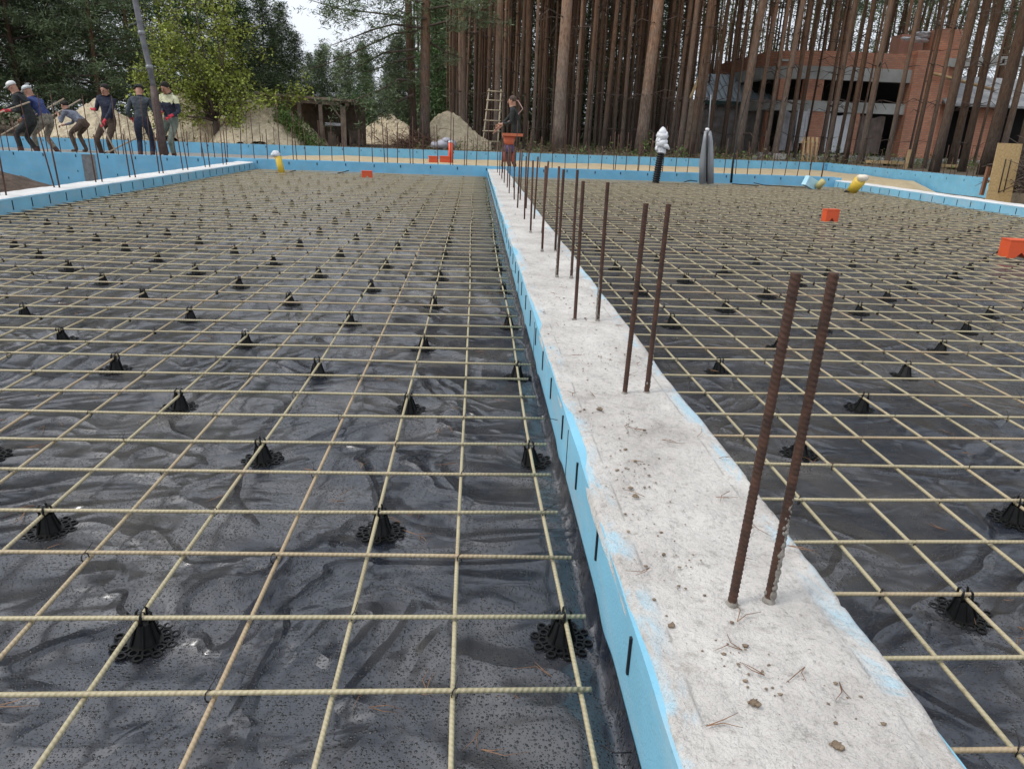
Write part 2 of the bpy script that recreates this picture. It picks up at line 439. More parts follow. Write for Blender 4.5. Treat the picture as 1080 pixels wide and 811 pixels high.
gx, gy = np.meshgrid(xs, ys)
link('ground', grid_mesh('ground', xs, ys, ground_z(gx, gy), FLOOR), kind='structure')

IN = ((-11.5, 14.75), (8.0, 15.80))
def in_y(x): return IN[0][1]+(x-IN[0][0])/(IN[1][0]-IN[0][0])*(IN[1][1]-IN[0][1])

# film sheets
def film(name, x0, x1, y0, yend, seed):
    xs = np.unique(np.round(np.concatenate([[x0, x0+.004, x0+.012, x0+.025], np.arange(x0+.045, x1-.03, .026), [x1-.025, x1-.012, x1-.004, x1]]), 4))
    ys = np.concatenate([np.arange(-3, .3, .15), np.arange(.3, 5, .026), np.arange(5, 9, .06), np.arange(9, 16.4, .15)])
    X, Y = np.meshgrid(xs, ys)
    wx = X+.25*(fbm(X*1.3+seed, Y*1.3, 3)-.5); wy = Y+.25*(fbm(X*1.3+9+seed, Y*1.3+4, 3)-.5)
    z = .010*(fbm(X*1.1+seed, Y*.9, 3)-.3)
    for k in range(7):
        a = [.35, 1.15, 1.9, .9, 2.5, 1.45, .1][k]+seed*.1; f = [1.1, 1.6, 1.3, 2.6, 2.4, 3.4, 4.2][k]
        u = wx*math.cos(a)+wy*math.sin(a); w = -wx*math.sin(a)+wy*math.cos(a)
        n_ = fbm(u*f+31*k+seed, w*f*.28+7*k, 2)
        r = 1-np.abs(2*n_-1)*1.0
        msk = np.clip((vn(u*.8+3*k, w*.8+k)-.35)*3, 0, 1)
        z = z+np.clip(r, 0, 1)**9*[.026, .024, .020, .015, .014, .010, .008][k]*msk
    ed = np.minimum(X-x0, x1-X)
    z = z*np.clip(ed/.06, 0, 1)+.045*np.clip(1-ed/.022, 0, 1)**2
    YY = Y.copy()
    for j in range(len(xs)):
        e = yend(xs[j]); YY[:, j] = np.minimum(ys, e-.004)
    o = link(name, grid_mesh(name, xs, ys, z, FILM, Y=YY), kind='structure')
    return xs, ys, z
LX0, LX1, RX0, RX1 = -4.385, .268, .656, 7.85
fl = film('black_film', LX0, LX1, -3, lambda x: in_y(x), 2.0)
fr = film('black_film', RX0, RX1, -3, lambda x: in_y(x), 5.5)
def film_z(x, y):
    xs, ys, z = fl if x < .4 else fr
    i = min(len(xs)-2, max(0, int(np.searchsorted(xs, x))-1)); j = min(len(ys)-2, max(0, int(np.searchsorted(ys, y))-1))
    return float(max(z[j, i], z[j+1, i+1]))
# solid bed under the films, fill between the rings
def slab(name, poly, z0, z1, m_, kind='structure', amp=0):
    b = MB(); n = len(poly)
    b.add([(x, y, z0) for x, y in poly]+[(x, y, z1) for x, y in poly], [tuple(range(n, 2*n))]+[(i, (i+1) % n, n+(i+1) % n, n+i) for i in range(n)])
    return b.build(name, m_, smooth=False, kind=kind)
slab('insulation_bed', [(LX0+.002, -3), (LX1-.002, -3), (LX1-.002, in_y(LX1)-.01), (LX0+.002, in_y(LX0)-.01)], -.7, -.012, BLUE2)
slab('insulation_bed', [(RX0+.002, -3), (RX1-.002, -3), (RX1-.002, in_y(RX1)-.01), (RX0+.002, in_y(RX0)-.01)], -.7, -.012, BLUE2)

def fill(name, x0, x1, lo, hi, m_, zf, st=.2):
    nx = int((x1-x0)/st)+1; xs = np.linspace(x0, x1, nx); t = np.linspace(0, 1, 48)
    X, T = np.meshgrid(xs, t); Y = lo(X)+(hi(X)-lo(X))*T
    o = link(name, grid_mesh(name, xs, t, zf(X, Y), m_, X=X, Y=Y), kind='structure'); return o
fill('sand_fill', -5.6, 12.2, lambda x: in_y(x)+.34, lambda x: far_y(x)-.01, SAND, lambda X, Y: .05+.07*(fbm(X*.8, Y*.8)-.5)+.03*(fbm(X*4, Y*4)-.5)+np.clip(-4.2-X, 0, 1.4)*-.02-.42*np.clip((X-7.2)/1.2, 0, 1)*np.clip((20-Y)/2, 0, 1))
fill('poured_concrete', -14.2, -5.6, lambda x: in_y(x)+.34, lambda x: far_y(x)-.01, WETC, lambda X, Y: .0+.07*(fbm(X*.8, Y*.8)-.5)+.03*(fbm(X*4, Y*4)-.5))
# deep bay left of the left beam
xs = np.linspace(-14.2, -4.74, 70); ys = np.linspace(-3, 14.9, 110); X, Y = np.meshgrid(xs, ys)
mound = .50*np.exp(-(((X+8.15)/.95)**2+((Y-12.6)/1.5)**2))+.22*np.exp(-(((X+6.6)/.5)**2+((Y-12.9)/.8)**2))
Zs = -.5+.10*(fbm(X*1.5, Y*1.5)-.5)+mound*(.75+.7*fbm(X*3, Y*3, 4))
link('soil', grid_mesh('soil', xs, ys, Zs, SOIL), kind='structure')
# trench right of the right beam
xs = np.linspace(8.2, 12.22, 20); ys = np.linspace(-3, 16.5, 60); X, Y = np.meshgrid(xs, ys)
link('sand', grid_mesh('sand', xs, ys, -.37+.1*(fbm(X, Y)-.5), SAND), kind='structure')

# ------------------------------------------------------------------ starter bars
def ribbed(h, r=.0075):
    n = 12; k = int(h/.0018); b = MB(); vs = []; fs = []; uv = []
    for i in range(k+1):
        z = h*i/k
        for j in range(n):
            a = 2*math.pi*j/n
            w = math.sin(2*math.pi*(z/.0088)+2*a)
            rr = r+((.0014*max(0, w)**1.3))*(1-.9*(abs(math.sin(a)) < .15))+(.0009 if abs(math.sin(a)) < .15 else 0)
            vs.append((rr*math.cos(a), rr*math.sin(a), z))
            if i < k:
                fs.append((i*n+j, i*n+(j+1) % n, (i+1)*n+(j+1) % n, (i+1)*n+j)); uv.append([(0, 0)]*4)
    fs.append(tuple(k*n+j for j in range(n))); uv.append([(0, 0)]*n)
    b.add(vs, fs, uv); return b
BAR_NEAR = ribbed(.575).mesh('starter_bar', RUSTN)
bar_cache = {}
def bar_mesh(h):
    h = round(h/.05)*.05
    if h not in bar_cache:
        b = MB(); b.tube([(0, 0, -.02), (0, 0, h*.5), (0, 0, h)], .0085, 6); bar_cache[h] = b.mesh('starter_bar', RUST)
    return bar_cache[h]
def bar(parent, x, y, z, h, near=False, lean=None, label=None, fat=1):
    o = link('starter_bar', BAR_NEAR if near else bar_mesh(h), parent, (x, y, z))
    lx, ly = lean if lean else (random.gauss(0, .02), random.gauss(0, .025))
    o.rotation_mode = 'ZXY'; o.rotation_euler = (-ly, lx, random.uniform(0, 6))
    o.scale = (fat, fat, 1)
    if label: o['label'] = label
    return o
# ------------------------------------------------------------------ foundation beams of foam boards with concrete between
def slots_x(parent, x, ys, z0=.07, z1=.17, side=-1):
    z0 += .012
    for i, y in enumerate(ys):
        b = MB(); b.box(-.003, -.0036, 0, .003, .0036, z1-z0)
        b.build('spacer_slot', SLOT, parent, smooth=False, loc=(x+side*.001, y, z0))
# central beam
cb = empty('foundation_beam', (0, 0, 0), label='long central beam with pale concrete top between blue foam boards and paired rusty bars', cat='foundation beam')
def board(parent, x0, x1, y0, y1, z0, z1, m_=BLUE, name='foam_board'):
    # built with many cuts so the top rim is knocked about
    b = MB(); ys = list(np.concatenate([np.arange(y0, min(4, y1), .03), np.arange(max(y0, 4), y1, .25), [y1]])); n = len(ys)
    vs = []; fs = []
    for i, y in enumerate(ys):
        j = .0 if y > 4 else (vn(y*9+x0*50, x0*7)-.5)*.010
        k = .0 if y > 4 else max(0, vn(y*4+x0*20, 3.3)-.72)*.06
        vs += [(x0, y, z0), (x0+.0, y, z1-.03), (x0+abs(j)*.5, y, z1-k), (x1, y, z1-k*.4), (x1, y, z0)]
    for i in range(n-1):
        for q in range(4): fs.append((i*5+q, (i+1)*5+q, (i+1)*5+q+1, i*5+q+1))
    fs += [(0, 1, 2, 3, 4), tuple((n-1)*5+q for q in (4, 3, 2, 1, 0))]
    b.add(vs, fs); return b.build(name, m_, parent, smooth=False)
board(cb, .27, .318, -3, in_y(.3)-.002, -.3, .198)
bo = board(cb, -.655, -.607, -3, in_y(.6)-.002, -.3, .188); bo.scale = (-1, 1, 1)
# concrete top: a height field with ragged rims
ys = np.concatenate([np.arange(-3, .4, .1), np.arange(.4, 4.5, .012), np.arange(4.5, 8, .05), np.arange(8, 15.25, .2), [15.3]])
t = np.concatenate([[0, .012, .03], np.linspace(.05, .95, 30), [.97, .988, 1]])
T, Y = np.meshgrid(t, ys)
le = .2675+.009*(fbm(ys*3.1, ys*0+2, 4)-.35)*2; re = .6605-.008*(fbm(ys*2.6+50, ys*0+8, 4)-.35)*2
le = le+.016*np.clip((vn(ys*2.3, ys*0+4)-.62)*6, 0, 1); re = re-.007*np.clip((vn(ys*1.9+9, ys*0+1)-.6)*6, 0, 1)
X = le[:, None]+(re-le)[:, None]*T
Z = .204+.011*(fbm(X*5, Y*4, 5)-.5)+.008*(fbm(X*26, Y*26, 3)-.5)-.006*np.clip(np.abs(fbm(X*1.5+4, Y*6.5, 3)-.5)*-40+1, 0, 1)*np.clip(vn(X*3, Y*3)*3-1.6, 0, 1)
stp = np.clip((X-.597-.006*fbm(Y*3, Y*0+5, 3))/.004, 0, 1)*np.clip((1.25-Y)/.1, 0, 1); Z = Z-.004*stp
Z = np.where((T <= 0) | (T >= 1), .180, Z)
Z = np.where(((T > 0) & (T < .02)) | ((T < 1) & (T > .98)), np.minimum(Z-.0035, .2), Z)
link('concrete_top', grid_mesh('concrete_top', t, ys, Z, BTOP, X=X, Y=Y), cb)
b = MB(); b.box(.320, -3, -.3, .605, in_y(.45)-.003, .19); b.build('concrete_core', CONC, cb, smooth=False)
slots_x(cb, .27, [.96+.32*i+random.uniform(-.015, .015) for i in range(-3, 44)], .095, .18)
slots_x(cb, .655, [.9+.32*i for i in range(-2, 44)], .095, .18, 1)
for k in range(14):                                     # joints between the foam boards
    y = .62+k*1.17
    for x in (.2695, .6555):
        b = MB(); b.box(x-.0012, y, -.01, x+.0012, y+.0022, .185); b.build('board_joint', SLOT, cb, smooth=False)
# anchor wires poking from the boards
for y, z in ((.86, .03), (2.02, .12), (4.4, .13)):
    b = MB(); b.tube([(.268, y, z), (.235, y-.01, z+.01), (.215, y+.01, z+.005)], .0011, 4); b.build('wire_end', WIRE, cb)
pairs = [(.45, .517, 1.0), (.473, .542, 2.04), (.438, .533, 2.94), (.462, .54, 3.87), (.46, .55, 4.77), (.45, .54, 5.69), (.46, .55, 6.59), (.452, .54, 7.57)]
y = 8.5
while y < 15: pairs.append((.455+random.gauss(0, .01), .545+random.gauss(0, .01), y)); y += .93
near_l = ['left bar of the nearest rusty ribbed pair on the beam', 'right bar of the nearest rusty pair, lower half crusted with cement']
for i, (xa, xb_, y) in enumerate(pairs):
    for q, x in enumerate((xa, xb_)):
        lab = f"{'left' if q == 0 else 'right'} rusty bar of the {nth(i+1)} pair from the front on the central beam"
        if i == 0: lab = near_l[q]
        nr = i < 4
        o = bar(cb, x, y+(.0 if q == 0 else random.uniform(-.02, .02)), .198, .57 if not nr else .6, nr,
                lean=([(.026, .0), (.013, .0), (.018, .0), (.012, 0), (-.006, .0), (-.004, 0)][i*2+q]) if i < 3 else None, label=lab, fat=.93 if i else .96)
        if i < 6:
            c = MB(); hh = random.uniform(.01, .025) if not (i == 0 and q == 0) else .014
            if q == 1 and i == 0: hh = .016
            c.tube([(0, 0, -.005), (0, 0, hh*.5), (0, 0, hh)], [.0135, .012, .0085], 9); c.build('cement_collar', CRUST, o)
        if (i == 0 and q == 1) or (q == 1 and i < 5) or (q == 0 and i in (3,)):
            c = MB(); hmax = .20 if i == 0 else random.uniform(.18, .32)
            a0 = -1.0-o.rotation_euler[2] if i == 0 else random.uniform(0, 6)
            for k in range(int(hmax/.0025)):
                z = .01+k*.0025; a = a0+random.gauss(0, .45+.5*(z < .05)); rr = .0078
                s_ = random.uniform(.0014, .0034)*(1 if z < hmax*.8 else .6)
                c.blob((rr*math.cos(a), rr*math.sin(a), z), (s_, s_, s_*1.5), 6, 4, .25)
            m_ = 60; c.tube([((.0060+.0012*random.random())*math.cos(a0), .006*math.sin(a0), .008+hmax*.85*k/m_) for k in range(m_)],
                   [(.0030+.0042*vn(k*.45, i+q*3.)-.002*(k/m_)**2)*(1 if k < m_-6 else .75) for k in range(m_)], 10)
            c.build('cement_crust', CRUST, o)

# left beam, right beam
def side_beam(x0, x1, label, face):
    e = empty('foundation_beam', (0, 0, 0), label=label, cat='foundation beam')
    ye = min(in_y(x0), in_y(x1))-.004
    b = MB(); b.box(x0, -3, -.6, x0+.05, ye, .185); b.build('foam_board', BLUE, e, smooth=False)
    b = MB(); b.box(x1-.05, -3, -.6, x1, ye, .185); b.build('foam_board', BLUE, e, smooth=False)
    ys = np.arange(-3, ye, .05); ys = np.append(ys, ye); t = np.linspace(0, 1, 12); T, Y = np.meshgrid(t, ys)
    a = x0-.002+.006*(fbm(ys*3, ys*0+x0)-.5); c = x1+.002+.006*(fbm(ys*3, ys*0+x1)-.5)
    X = a[:, None]+(c-a)[:, None]*T; Z = .195+.014*(fbm(X*6, Y*5)-.5); Z = np.where((T <= 0) | (T >= 1), .175, Z)
    link('concrete_top', grid_mesh('concrete_top', t, ys, Z, CWHITE, X=X, Y=Y), e)
    b = MB(); b.box(x0+.052, -3, -.6, x1-.052, ye, .18); b.build('concrete_core', CONC, e, smooth=False)
    return e
lb = side_beam(-4.74, LX0-.002, 'left beam with white concrete top and blue side dotted with black slots', 1)
slots_x(lb, LX0, [7.2+.316*i for i in range(-6, 25)], .065, .165, 1)
y = 4.6; i = 0
while y < 14.6:
    i += 1
    for q in (0, 1): bar(lb, -4.57+.06*q+random.gauss(0, .01), y+random.gauss(0, .03), .19, random.choice([.5, .55, .6]), lean=(random.gauss(-.03, .03), random.gauss(0, .03)))
    y += .92
rb = side_beam(RX1+.002, 8.2, 'right beam with white concrete top and pale blue side with black slots', -1)
slots_x(rb, RX1, [10.22+.337*i for i in range(-6, 17)], .06, .16, -1)

# walls that run across
def cross_wall(p0, p1, z0, z1, th, label, n_slots, m_=BLUE2, top=CONC, slotz=.1):
    dx, dy = p1[0]-p0[0], p1[1]-p0[1]; Ln = math.hypot(dx, dy); a = math.atan2(dy, dx)
    e = empty('foundation_wall', (p0[0], p0[1], 0), a, label=label, cat='foundation wall')
    b = MB(); b.box(0, 0, z0, Ln, .05, z1); b.build('foam_board', m_, e, smooth=False)
    b = MB(); b.box(0, th-.05, z0, Ln, th, z1); b.build('foam_board', m_, e, smooth=False)
    b = MB(); b.box(.01, .052, z0, Ln-.01, th-.052, z1-.012); b.build('concrete_core', top, e, smooth=False)
    for k in range(n_slots):
        b = MB(); b.box(-.009, -.004, 0, .009, .003, .05); b.build('spacer_slot', SLOT, e, smooth=False, loc=((k+.5)*Ln/n_slots+random.uniform(-.05, .05), 0, z1-slotz+random.uniform(-.01, .01)))
    return e, Ln
iw, iL = cross_wall(IN[0], IN[1], -.65, .25, .32, 'low blue foam wall across the far end of both mesh bays', 34, slotz=.075)
# extra tie dots low on the deep left stretch, joint between boards
for k in range(26):
    b = MB(); s_ = random.uniform(.02, .035); b.box(-.008, -.004, 0, .008, .003, s_); b.build('tie_dot', SLOT, iw, smooth=False, loc=(random.uniform(.6, 6.9), 0, random.choice([-.12, -.22, -.38])+random.uniform(-.03, .03)))
b = MB(); b.box(3.87, -.006, -.6, 4.11, .0, .235); b.build('joint_strip', mat('grey_joint', (.13, .14, .14), (.24, .25, .25), 12, .8), iw, smooth=False)
# cement spilt on the sand side rim
ow, oL = cross_wall(FAR[0], FAR[1], -.65, .30, .30, 'outer blue foam wall behind the sand strip, in front of the wood', 48, slotz=.09)
rw, rL = cross_wall((12.3, 17.0), (12.3, far_y(12.3)-.02), -.65, .29, .28, 'outer blue wall on the right running back towards the brick house', 12, slotz=.1)
# turn so its face looks left
rw.rotation_euler[2] = R(90); rw.location = (12.58, 17.0, 0)
rw2 = None
# the near face must look to the left (-x): slots are on local y=0, which after the turn faces +x; add the left ones
for k in range(12):
    b = MB(); b.box(-.009, .277, 0, .009, .284, .05); b.build('spacer_slot', SLOT, rw, smooth=False, loc=((k+.5)*rL/12, 0, .17))

def row_bars(wall, Ln, step, x_from, hs, off, dens=1):
    x = x_from; n = 0
    while x < Ln-.3 and n < 96:
        if random.random() < dens:
            h = random.choice(hs); bar(wall, x, off+random.gauss(0, .02), .22, h, lean=(random.gauss(0, .025), random.gauss(0, .03))); n += 1
            if random.random() < .25 and n < 95: bar(wall, x+.05, off+.1, .22, random.choice(hs)); n += 1
        x += step*random.uniform(.9, 1.1)
row_bars(iw, iL, .27, .5, [.5, .6, .65, .75, .8, .95, 1.1], .16)
row_bars(ow, oL, .38, .4, [.4, .5, .6, .7, .8], .15, .9)
row_bars(rw, rL, .45, .3, [.4, .5, .6, .8], .14)

# ------------------------------------------------------------------ the fibreglass mesh mats
def rod(parent, name, axis, fixed, a, b_, z, r=.0046, wob=.008):
    n = max(4, int((b_-a)/.3)); pts = []; sl = random.gauss(0, .0022)
    s1, s2 = random.uniform(0, 99), random.uniform(0, 99)
    for i in range(n+1):
        t = a+(b_-a)*i/n
        d1 = (vn(t*.7+s1, s2)-.5)*2*wob*(1+max(0, (t-6 if axis == 'y' else 0))*.12); d2 = (vn(t*1.3+s2, s1)-.5)*.008
        pts.append((t, fixed+d1+sl*(t-.5), z+d2) if axis == 'x' else (fixed+d1, t, z+d2))
    b = MB(); b.tube(pts, r, 7); return b.build(name, ROD, parent)
matL = empty('reinforcement_mat', (0, 0, 0), label='yellowish rod mesh tied over the black film left of the central beam', cat='reinforcement mesh')
matR = empty('reinforcement_mat', (0, 0, 0), label='yellowish rod mesh tied over the black film right of the central beam', cat='reinforcement mesh')
lcols = [.188, -.018, -.216, -.421, -.615, -.818, -1.010, -1.208, -1.402]+[-1.6-.2*i for i in range(14)]
rcols = [.872, 1.063, 1.259, 1.480, 1.690]+[1.89+.2*i for i in range(30)]
lrows = [.36, .56, .757, .957, 1.158, 1.358, 1.557, 1.765, 1.960, 2.168, 2.365, 2.560, 2.752, 2.945, 3.128]
while lrows[-1] < 14.9: lrows.append(lrows[-1]+.196+random.gauss(0, .008))
rrows = [.43, .63, .828, 1.031, 1.232, 1.427, 1.635, 1.842, 2.046, 2.24]
while rrows[-1] < 15.3: rrows.append(rrows[-1]+.200+random.gauss(0, .008))
lcols = [x for x in lcols if x > -4.3]; rcols = [x for x in rcols if x < 7.75]
for x in lcols: rod(matL, 'long_rod', 'y', x, -1.5, 14.85, .052, wob=.013)
for x in rcols: rod(matR, 'long_rod', 'y', x, -1.5, in_y(x)-.1, .052, wob=.013)
for y in lrows: rod(matL, 'cross_rod', 'x', y, -4.36, .228+random.uniform(-.015, .02), .063)
for y in rrows: rod(matR, 'cross_rod', 'x', y, .715+random.uniform(-.02, .025), 7.82, .063)
# tie wires
def tie_mb(b, o, rz):
    c, s = math.cos(rz), math.sin(rz)
    pts = []
    for k in range(9):
        a = 2*math.pi*k/8
        x, z = .0075*math.cos(a), .0125*math.sin(a)
        pts.append((o[0]+x*c, o[1]+x*s, o[2]+z))
    b.tube(pts, .0013, 4, cap=False)
    t = random.uniform(.012, .03); w = rz+random.uniform(-1, 1)
    b.tube([(o[0], o[1], o[2]+.012), (o[0]+t*.5*math.cos(w), o[1]+t*.5*math.sin(w), o[2]+.018), (o[0]+t*math.cos(w), o[1]+t*math.sin(w), o[2]+.014+t*.4)], .0009, 4)
tie_v = []
for i in range(6):
    b = MB(); tie_mb(b, (0, 0, 0), R(45+random.choice([0, 90]))); tie_v.append(b.mesh('tie_wire', WIRE))
def ties(parent, cols, rows):
    pts = [(x, y) for i, x in enumerate(cols) for j, y in enumerate(rows) if (i+j) % 2 == 0 and y > .6]
    pts.sort(key=lambda p: math.hypot(p[0]-.2, p[1]))
    for p in pts[:95]: link('tie_wire', random.choice(tie_v), parent, (p[0], p[1], .058), random.choice([0, 0, 3.1]))
    b = MB()
    for p in pts[95:]:
        if p[1] < 11:
            o = (p[0], p[1], .058); t = random.uniform(.012, .03)
            b.box(o[0]-.0055, o[1]-.0055, o[2]-.010, o[0]+.0055, o[1]+.0055, o[2]+.011)
            w = random.uniform(0, 6); b.tube([(o[0], o[1], o[2]+.01), (o[0]+t*math.cos(w), o[1]+t*math.sin(w), o[2]+.03)], .0014, 3)
    b.build('tie_wire', WIRE, parent, kind='stuff')
ties(matL, lcols, lrows); ties(matR, rcols, rrows)

# ------------------------------------------------------------------ spacers (chairs) under the mesh
def spacer_meshes():
    c = MB()
    # hollow cone with windows: a ring of tapered ribs around a solid core
    c.tube([(0, 0, .003), (0, 0, .02), (0, 0, .047)], [.0265, .021, .014], 14)
    for k in range(6):
        a = k*math.pi/3; ca, sa = math.cos(a), math.sin(a)
        c.tube([(.028*ca, .028*sa, .003), (.015*ca, .015*sa, .049)], [.003, .0022], 5)
    cone = c.mesh('cone', BLACKP, False)
    p = MB()
    def ring(cx, cy, ro, ri, n=9, h=.0045, z=.002):
        vs = []
        for k in range(n):
            a = 2*math.pi*k/n; ca, sa = math.cos(a), math.sin(a)
            vs += [(cx+ro*ca, cy+ro*sa, z), (cx+ro*ca, cy+ro*sa, z+h), (cx+ri*ca, cy+ri*sa, z+h), (cx+ri*ca, cy+ri*sa, z)]
        fs = []
        for k in range(n):
            a, b_ = k*4, ((k+1) % n)*4
            for q in range(4): fs.append((a+q, b_+q, b_+(q+1) % 4, a+(q+1) % 4))
        p.add(vs, fs)
    ring(0, 0, .032, .023, 16)
    for k in range(10):
        a = 2*math.pi*k/10; ring(.0385*math.cos(a), .0385*math.sin(a), .0105, .0065, z=.0022, h=.0042)
        a += math.pi/10; ring(.0525*math.cos(a), .0525*math.sin(a), .0098, .0062, z=.002, h=.0046)
    plate = p.mesh('base_plate', BLACKP, False)
    g = MB()
    for k in range(4):
        a = math.pi/4+k*math.pi/2; ca, sa = math.cos(a), math.sin(a)
        g.tube([(.010*ca, .010*sa, .044), (.0145*ca, .0145*sa, .056), (.0135*ca, .0135*sa, .068), (.009*ca, .009*sa, .074)], [.0035, .003, .0028, .0018], 5)
    clip = g.mesh('clip', BLACKP)
    f = MB(); f.tube([(0, 0, .002), (0, 0, .056)], [.034, .020], 9)
    f.tube([(0, 0, .002), (0, 0, .0055)], [.042, .038], 12)
    for k in range(3):
        a = .5+k*2.09; f.tube([(.012*math.cos(a), .012*math.sin(a), .042), (.014*math.cos(a), .014*math.sin(a), .072)], .003, 3)
    return cone, plate, clip, f.mesh('rebar_spacer', BLACKP, False)
CONE, PLATE, CLIP, FARSP = spacer_meshes()
sp = []
for side, cols, x0, dx, y0, dy, lim in (('left', None, .188, -.402, 1.156, .785, -4.3), ('right', None, 1.063, .425, 1.232, .812, 7.7)):
    k = 0
    while (x0+dx*k > lim) if dx < 0 else (x0+dx*k < lim):
        x = x0+dx*k; j = 0
        cc = lcols if dx < 0 else rcols; xx = min(cc, key=lambda q: abs(q-x)); rr = lrows if dx < 0 else rrows
        while True:
            y = y0+dy*j+(dy/2 if k % 2 else 0)
            if y > 15.0: break
            # every spacer holds up a crossing of two rods
            yy = min(rr, key=lambda q: abs(q-y)); 
            sp.append((xx, yy, side, k, j))
            j += 1
        k += 1
PTS = np.array([(a_[0], a_[1]) for a_ in sp if a_[1] < 6])
for fo in [o for o in col.objects if o.name.startswith('black_film')]:
    n_ = len(fo.data.vertices); co = np.empty(n_*3, np.float32); fo.data.vertices.foreach_get('co', co); co = co.reshape(-1, 3)
    near = np.where(co[:, 1] < 6.3)[0]; w_ = np.ones(len(near))
    for q in PTS:
        if not (co[:, 0].min()-.1 < q[0] < co[:, 0].max()+.1): continue
        d2 = (co[near, 0]-q[0])**2+(co[near, 1]-q[1])**2; w_ *= 1-np.exp(-(d2/.0064)**1.5)
    co[near, 2] = co[near, 2]*w_; fo.data.vertices.foreach_set('co', co.ravel()); fo.data.update()
seen = set(); sp2 = []
for s_ in sorted(sp, key=lambda s: (s[0]**2*.5+s[1]**2)):
    if (round(s_[0], 2), round(s_[1], 2)) in seen: continue
    seen.add((round(s_[0], 2), round(s_[1], 2)))
    u, v = px((s_[0], s_[1], .06))
    if -20 < u < 1100 and v < 830: sp2.append(s_)
for i, (x, y, side, k, j) in enumerate(sp2[:300]):
    rown = 2*j+(1 if k % 2 == 0 else 2)
    lab = f"black spacer in {side} bay, {nth(k+1)} line from central beam, {nth(j+1)} from the front"
    z = .0005
    if y < 5.5:
        e = empty('rebar_spacer', (x, y, z), random.uniform(0, 1.5), label=lab, cat='rod spacer', group='black plastic spacers under the rod mesh')
        e.rotation_euler[0] = random.gauss(0, .05); e.rotation_euler[1] = random.gauss(0, .05)
        link('cone', CONE, e); link('base_plate', PLATE, e); link('clip', CLIP, e)
    else:
        link('rebar_spacer', FARSP, None, (x, y, z), random.uniform(0, 1.5), label=lab, cat='rod spacer', group='black plastic spacers under the rod mesh')
b = MB(); src = FARSP; sv = [tuple(v.co) for v in src.vertices]; sf = [tuple(p.vertices) for p in src.polygons]
for (x, y, side, k, j) in sp2[300:]: b.add([(v[0]+x, v[1]+y, v[2]) for v in sv], sf)
b.build('rebar_spacer', BLACKP, smooth=False, kind='stuff', label='black plastic spacers dotted under the far end of the rod mesh', cat='rod spacers')

# ------------------------------------------------------------------ litter: needles, crumbs, clods
b = MB()
def needle(b, x, y, z, s=1):
    a = random.uniform(0, 6.28); 
    for q in range(random.choice([1, 2, 2, 2, 3])):
        w = a+random.uniform(-.45, .45); Ln = random.uniform(.035, .08)*s; bend = random.uniform(-.5, .5)
        p1 = (x+Ln*.5*math.cos(w), y+Ln*.5*math.sin(w), z+.003); p2 = (x+Ln*math.cos(w+bend), y+Ln*math.sin(w+bend), z+.002)
        b.tube([(x, y, z+.002), p1, p2], [.0009, .0008, .0004], 3)
for i in range(620):
    y = .7+abs(random.gauss(0, 1))*2.6; x = random.uniform(-4.2, .2) if random.random() < .5 else random.uniform(.7, 5.5)
    if vn(x*2.2+7, y*2.2) < .46 and random.random() < .8: continue
    for q in range(random.choice([1, 1, 2])): needle(b, x+random.gauss(0, .03), y+random.gauss(0, .03), film_z(x, y)+.002, 1 if x < .4 else .8)
b.build('dry_pine_needles', NEEDLE, kind='stuff', label='fallen dry pine needles lying on the black film', cat='pine needles')
b = MB()
for i in range(34):
    y = .72+abs(random.gauss(0, 1))*1.4; x = random.uniform(.3, .62); needle(b, x, y, .209, .8)
b.build('dry_pine_needles', NEEDLE, kind='stuff', label='fallen dry pine needles lying on the concrete top of the beam', cat='pine needles')
b = MB()
for cx, cy, sx, sy, n in ((.42, .86, .03, .05, 60), (.50, .76, .04, .04, 30), (.40, 1.12, .03, .04, 28), (.38, 1.45, .04, .08, 110), (.40, 1.75, .05, .08, 90), (.42, 2.35, .08, .12, 110), (.36, 1.25, .03, .2, 60), (.46, 3.3, .08, .4, 120), (.46, 5, .08, 1.2, 150)):
    for i in range(int(n*.5)):
        x = min(.63, max(.29, random.gauss(cx, sx))); y = random.gauss(cy, sy); r = abs(random.gauss(0, .0014))+.0006
        b.blob((x, y, .207+r*.2), (r*1.3, r*1.1, r*.55), 5, 4, .35)
for i in range(260):
    x = random.uniform(-4.2, 7.5); y = random.uniform(.8, 6); r = abs(random.gauss(0, .0018))+.0008
    if .25 < x < .68: continue
    b.blob((x, y, film_z(x, y)+r*.4), (r, r, r*.7), 5, 4, .3)
b.build('dirt_crumbs', DIRT, kind='stuff', label='brown crumbs of soil scattered on the beam and the film', cat='dirt')
for (u, v, s_, lab) in ((795, 742, 1, 'two-lobed brown soil clod near the front of the beam'), (624, 793, 0, ''), (882, 787, 1, 'flat brown clod on the beam at the bottom edge'), (670, 524, .8, 'dark soil clod halfway up the beam, left of the rebar pairs'), (632, 432, 1, 'reddish-brown clod near the blue edge, before the second bar pair')):
    if not lab: continue
    d = [(u-540)/F*AX[0][i]+(405.5-v)/F*AX[1][i]+AX[2][i] for i in range(3)]; t = (.208-CH)/d[2]
    c = MB(); r = .0052*s_; c.blob((0, 0, 0), (r*1.3, r, r*.9), 12, 8, .3); c.blob((r*.9, -r*.7, -.001), (r*.8, r*.7, r*.7), 10, 7, .35); c.blob((-r*1.2, r*.5, -.002), (r*.5, r*.45, r*.4), 8, 6, .35)
    c.build('soil_clod', DIRT, None, loc=(d[0]*t, d[1]*t, .211), label=lab, cat='soil clod')
